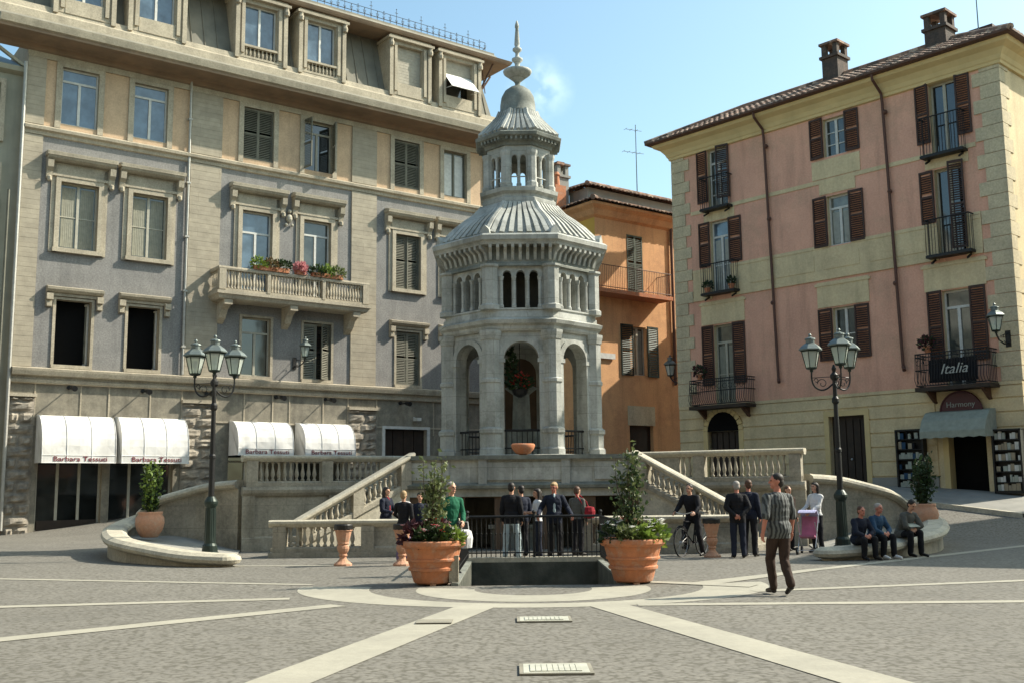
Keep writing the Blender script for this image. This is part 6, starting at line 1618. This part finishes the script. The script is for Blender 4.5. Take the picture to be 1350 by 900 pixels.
# walking man in striped shirt
person(3.98, 16.15, 0, R(-163), 1.80, 'man in a grey and white striped shirt walking across the sunny paving', 'shirt_striped', 'c_brown', 'shoe', 'hair_dark', 'skin_red',
       dict(pel=(0, 0, .93), hl=(.08, 0, .90), hr=(-.08, 0, .90), kl=(.07, -.16, .51), al=(.04, -.14, .10), tl=(.04, -.32, .045), kr=(-.06, .02, .49), ar=(-.03, .22, .17), tr=(-.03, .10, .045),
            el=(.25, .08, 1.14), wl=(.27, .02, .90), er=(-.25, -.02, 1.13), wr=(-.27, -.10, .90)), 'short', R(72), 0, tail=.03, voxel=.0075, jacket=True)
person(.93, 24.62, 0, 0, 1.76, 'blond man in dark jacket and pale shirt resting both hands on the basin railing', 'c_navy', 'c_black', 'shoe', 'hair_blond', 'skin_red',
       dict(el=(.31, .06, 1.16), wl=(.37, -.40, 1.02), er=(-.31, .06, 1.16), wr=(-.37, -.40, 1.02), fl=(.2, -.6, -.55), fr=(-.2, -.6, -.55), kl=(.11, -.04, .5), kr=(-.09, .0, .5)), yaw=R(-28), nod=R(12), shirt='c_paleblue', jacket=True, tail=.05, hairstyle='fringe', voxel=.0075)
cg = 'people gathered behind the railing'
person(-.05, 25.0, 0, R(165), 1.76, 'person in black jacket and pale faded jeans seen from behind at the railing', 'c_black', 'c_paleblue', jacket=True, tail=.06, group=cg, J=dict(kl=(.14, 0, .5), al=(.16, .03, .09), tl=(.2, -.13, .035), kr=(-.14, 0, .5), ar=(-.16, .03, .09), tr=(-.2, -.13, .035)))
person(.18, 26.0, 0, R(205), 1.70, 'person all in dark clothes beside the one in pale jeans', 'c_navy', 'c_black', jacket=True, group=cg)
person(.56, 25.3, 0, R(-75), 1.62, 'dark haired person in a white and blue top between the railing and the grotto', 'c_white', 'c_navy', group=cg, hairstyle='long', J=dict(el=(.2, -.05, 1.15), wl=(.12, -.3, 1.15), er=(-.2, -.05, 1.15), wr=(-.1, -.3, 1.12)), sleeve='short')
p5_ = person(1.55, 26.1, 0, R(140), 1.66, 'dark dressed person carrying a red bag on the shoulder', 'c_grey', 'c_black', group=cg, hair='hair_brown')
m = MB(); m.path([(-.2, .1, .0), (-.1, .13, .2), (.1, .1, .45), (.16, 0, .5), (.1, -.12, .4), (-.1, -.14, .2), (-.2, -.1, .0)], .015, 5); m.lathe([(.02, -.2), (.13, -.17), (.15, -.02), (.12, .08), (.02, .1)], (-.24, 0, 0), 10)
o = m.build('shoulder_bag', 'c_red', None, loc=(1.62, 26.1, 1.08), rot=(0, 0, R(150))); tag(o, 'red shoulder bag slung on the dark dressed person behind the railing', 'bag')
person(-1.20, 20.6, 0, R(25), 1.76, 'light haired person in a bright green top behind the left planter', 'c_green', 'c_grey', hair='hair_grey', yaw=R(20), J=dict(el=(.22, -.05, 1.14), wl=(.14, -.25, 1.0), er=(-.22, -.02, 1.14), wr=(-.2, -.22, 1.0)))
m = MB(); m.lathe([(.05, 0), (.13, .02), (.15, .2), (.12, .33), (.06, .36)], n=10); m.path([(-.07, 0, .33), (-.05, 0, .5), (.05, 0, .5), (.07, 0, .33)], .01, 5)
tag(m.build('shopping_bag', 'c_white', None, loc=(-.93, 20.4, .5)), 'crumpled white bag held beside the left planter', 'bag')
person(-2.5, 24.3, 0, R(165), 1.60, 'blond person in a black top with pale shoulders seen from behind by the left planter', 'c_black', 'c_purple', hair='hair_blond', female=True, J=dict(el=(.24, -.03, 1.17), wl=(.15, -.22, 1.05)))
m = MB(); m.path([(-.2, 0, 1.27), (-.1, .06, 1.31), (0, .08, 1.32), (.1, .06, 1.31), (.2, 0, 1.27)], [.03, .05, .055, .05, .03], 8); tag(m.build('scarf', 'c_white', None, loc=(-2.5, 24.3, 0), rot=(0, 0, R(-15))), 'pale scarf over the shoulders of the blond person', 'scarf')
person(-2.18, 24.9, 0, R(10), 1.56, 'dark haired child height person facing the blond one', 'c_navy', 'c_black', hair='hair_dark', female=True)
person(-3.28, 27.5, 0, R(60), 1.70, 'woman with long dark hair, dark coat and red blouse by the sunlit stairs', 'c_navy', 'c_black', shirt='c_red', jacket=True, hair='hair_dark', hairstyle='long', female=True, J=dict(el=(.22, -.08, 1.16), wl=(.1, -.3, 1.18), er=(-.22, -.04, 1.14), wr=(-.12, -.28, 1.08)))
pg = 'pair of men talking in the shade'
person(5.12, 24.55, 0, R(176), 1.74, 'grey haired man in black coat with hands behind his back', 'c_black', 'c_navy', hair='hair_grey', skin='skin_red', group=pg, jacket=True, tail=.07, J=dict(el=(.26, .08, 1.15), wl=(.09, .17, .98), er=(-.26, .08, 1.15), wr=(-.06, .18, .96), fl=(-.8, .1, -.3), fr=(.8, .1, -.3)))
person(5.50, 25.05, 0, R(150), 1.77, 'bareheaded man in dark blue beside the man with hands behind his back', 'c_navy', 'c_black', hair='hair_brown', skin='skin_red', group=pg, jacket=True, yaw=R(30))
person(7.42, 26.3, 0, R(-60), 1.70, 'dark haired person in a cream top standing behind the stroller', 'c_white', 'c_black', hair='hair_dark', hairstyle='long', female=True, J=dict(el=(.2, -.1, 1.16), wl=(.16, -.36, 1.02), er=(-.2, -.1, 1.16), wr=(-.16, -.36, 1.02)))
person(6.95, 27.1, 0, R(30), 1.62, 'person in a brown coat by the wall behind the walking man', 'c_brown', 'c_black', hair='hair_brown', jacket=True, tail=.1)
# seated on the low end of the curled wall
def seated(x, y, zs, rz, h, lab, lean=.12, **kw):
    k = h/1.75; s = zs/k; g = 0
    J = dict(pel=(0, 0, s+.09), abd=(0, -lean*.3, s+.25), che=(0, -lean*.8, s+.43), neck=(0, -lean*1.15, s+.58), head=(0, -lean*1.45-.02, s+.755),
             hl=(.09, -.02, s+.09), kl=(.14, -.43, s+.13), al=(.13, -.44, .10), tl=(.14, -.62, .04), hr=(-.09, -.02, s+.09), kr=(-.14, -.42, s+.12), ar=(-.12, -.36, .10), tr=(-.14, -.54, .04),
             sl=(.175, -lean*1.05, s+.52), el=(.23, -.14-lean, s+.28), wl=(.1, -.34, s+.22), sr=(-.175, -lean*1.05, s+.52), er=(-.23, -.14-lean, s+.28), wr=(-.1, -.34, s+.21), fl=(-.7, -.5, -.2), fr=(.7, -.5, -.2))
    if 'J' in kw: J.update(kw.pop('J'))
    return person(x, y, 0, rz, h, lab, J=J, **kw)
sg = 'people sitting on the shaded curled wall'
seated(7.55, 23.64, .33, R(20), 1.68, 'reddish haired person in dark clothes seated nearest the lamp post', top='c_navy', legs='c_black', hair='hair_brown', skin='skin_red', group=sg, jacket=True)
seated(7.99, 23.90, .36, R(30), 1.72, 'grey haired person in a blue jacket seated on the shaded wall', top='c_blue', legs='c_black', hair='hair_grey', skin='skin_red', shoe='c_white', group=sg, jacket=True)
seated(8.86, 24.58, .41, R(25), 1.74, 'dark haired person bent over a paper, seated furthest right on the wall', lean=.24, top='c_grey', legs='c_black', hair='hair_dark', group=sg, jacket=True, nod=R(35))
m = MB(); m.box(-.15, .15, -.1, .1, 0, .012); tag(m.build('newspaper', 'paper_pale', None, loc=(9.0, 24.26, .71), rot=(R(25), 0, R(25))), 'folded newspaper on the lap of the bent reader', 'newspaper')

# ------------------------------------------------------------------ bicycle with its rider
def bicycle(x, y, rz):
    B = empty('bicycle', (x, y, 0), rz, 'dark bicycle standing under its rider by the low balustrade', 'bicycle')
    r = .34
    for cx in (-.53, .53):
        m = MB(); m.path([(cx+r*cos(a*pi/16), 0, r+.0+r*sin(a*pi/16)) for a in range(32)], .016, 7, closed=True); wv = m.build('wheel', 'rubber', B)
        q = MB(); q.path([(cx+(r-.02)*cos(a*pi/14), 0, r+(r-.02)*sin(a*pi/14)) for a in range(28)], .009, 5, closed=True)
        for a in range(18): q.tube((cx, .02*(-1)**a, r), (cx+(r-.02)*cos(a*pi/9), 0, r+(r-.02)*sin(a*pi/9)), .0022, n=3)
        q.tube((cx, -.04, r), (cx, .04, r), .02, n=8); q.build('rim', 'chrome', wv)
        q = MB(); q.path([(cx+(r+.035)*cos(a*pi/16), 0, r+(r+.035)*sin(a*pi/16)) for a in range(2, 13)], .018, 6); q.build('mudguard', 'c_black', B)
    m = MB(); bb = (-.08, 0, .3); st = (-.2, 0, .78); hd = (.36, 0, .82); hb = (.39, 0, .62)
    for a, b in ((bb, st), (bb, hb), (st, hd), (hd, hb), (bb, (-.53, 0, .34)), (st, (-.53, 0, .34)), (hb, (.53, 0, .34))): m.tube(a, b, .016, n=8)
    m.build('frame', 'c_black', B)
    m = MB(); m.path([(.3, -.28, .98), (.36, -.2, 1.02), (.38, 0, .98), (.36, .2, 1.02), (.3, .28, .98)], .013, 7); m.tube(hd, (.38, 0, .98), .015, n=8); m.build('handlebar', 'chrome', B)
    m = MB(); m.path([(-.36, 0, .93), (-.26, 0, .94), (-.1, 0, .93)], [.08, .07, .02], 8); m.tube(st, (-.23, 0, .92), .014, n=6); m.build('saddle', 'c_black', B)
    m = MB(); m.lathe([(.02, -.008), (.09, -.008), (.09, .008), (.02, .008)], n=16); o = m.build('chainring', 'chrome', B, loc=(-.08, -.06, .3), rot=(R(90), 0, 0))
    m = MB(); m.tube((-.08, -.08, .3), (.03, -.08, .17), .01); m.box(-.02, .09, -.16, -.09, .15, .18); m.tube((-.08, .08, .3), (-.19, .08, .43), .01); m.box(-.24, -.13, .09, .16, .42, .45); m.build('pedals', 'iron', B)
    return B
hd_ = math.atan2(-.80, -.60)
bicycle(4.22, 25.55, hd_)
rx = Vector((cos(hd_), sin(hd_)))
person(4.22-rx.x*.1, 25.55-rx.y*.1, 0, hd_+pi/2, 1.74, 'dark haired man in a black jacket astride the bicycle', 'c_black', 'c_black', hair='hair_dark', skin='skin', jacket=True, tail=.05,
       J=dict(pel=(0, .03, .92), abd=(0, -.01, 1.08), che=(0, -.08, 1.26), neck=(0, -.12, 1.41), head=(0, -.15, 1.585), sl=(.18, -.11, 1.37), sr=(-.18, -.11, 1.37), hl=(.1, .02, .9), hr=(-.1, .02, .9),
              kl=(.19, -.08, .48), al=(.23, .02, .09), tl=(.25, -.15, .035), kr=(-.14, -.2, .58), ar=(-.15, -.09, .24), tr=(-.15, -.27, .2), el=(.27, -.2, 1.14), wl=(.27, -.40, 1.02), er=(-.27, -.2, 1.14), wr=(-.27, -.40, 1.02), fl=(0, -1, -.2), fr=(0, -1, -.2)))
# ------------------------------------------------------------------ stroller
S = empty('stroller', (7.05, 25.75, 0), R(-25), 'lilac and pink baby stroller in front of the person in cream', 'stroller')
m = MB(); 
for s in (-.2, .2): m.tube((s, -.32, .1), (s, .42, 1.0), .013, n=7); m.tube((s, .3, .1), (s, -.2, .75), .013, n=7); m.path([(s, .42, 1.0), (s, .5, 1.05), (s*1.0, .56, 1.0)], .014, 6)
for p in ((-.32, .1), (.3, .1)): m.tube((-.22, p[0], p[1]), (.22, p[0], p[1]), .01, n=6)
m.build('frame', 'chrome', S)
for px_, py_ in ((-.22, -.32), (.22, -.32), (-.22, .3), (.22, .3)):
    q = MB(); q.lathe([(.02, -.02), (.085, -.02), (.09, 0), (.085, .02), (.02, .02)], n=16); q.build('wheel', 'rubber', S, loc=(px_, py_, .09), rot=(0, R(90), 0))
    q = MB(); q.lathe([(.005, -.025), (.045, -.024), (.045, .024), (.005, .025)], n=12); q.build('hub', 'c_white', S, loc=(px_, py_, .09), rot=(0, R(90), 0))
m = MB(); m.extr([(-.18, -.22, .42), (-.18, .14, .36), (-.18, .32, .86), (-.18, .29, .88), (-.18, .1, .41), (-.18, -.22, .46)], (.36, 0, 0)); m.build('seat', 'c_pink', S)
m = MB(); pr = [(-.20, .32*1.0+.0+.34*cos(a*pi/10)-.25, .74+.30*sin(a*pi/10)) for a in range(0, 8)]
m.extr(pr+[(-.2, p[1]*.97, p[2]-.02) for p in reversed([(0, q[1], q[2]) for q in pr])], (.4, 0, 0)); m.build('canopy', 'c_lilac', S)
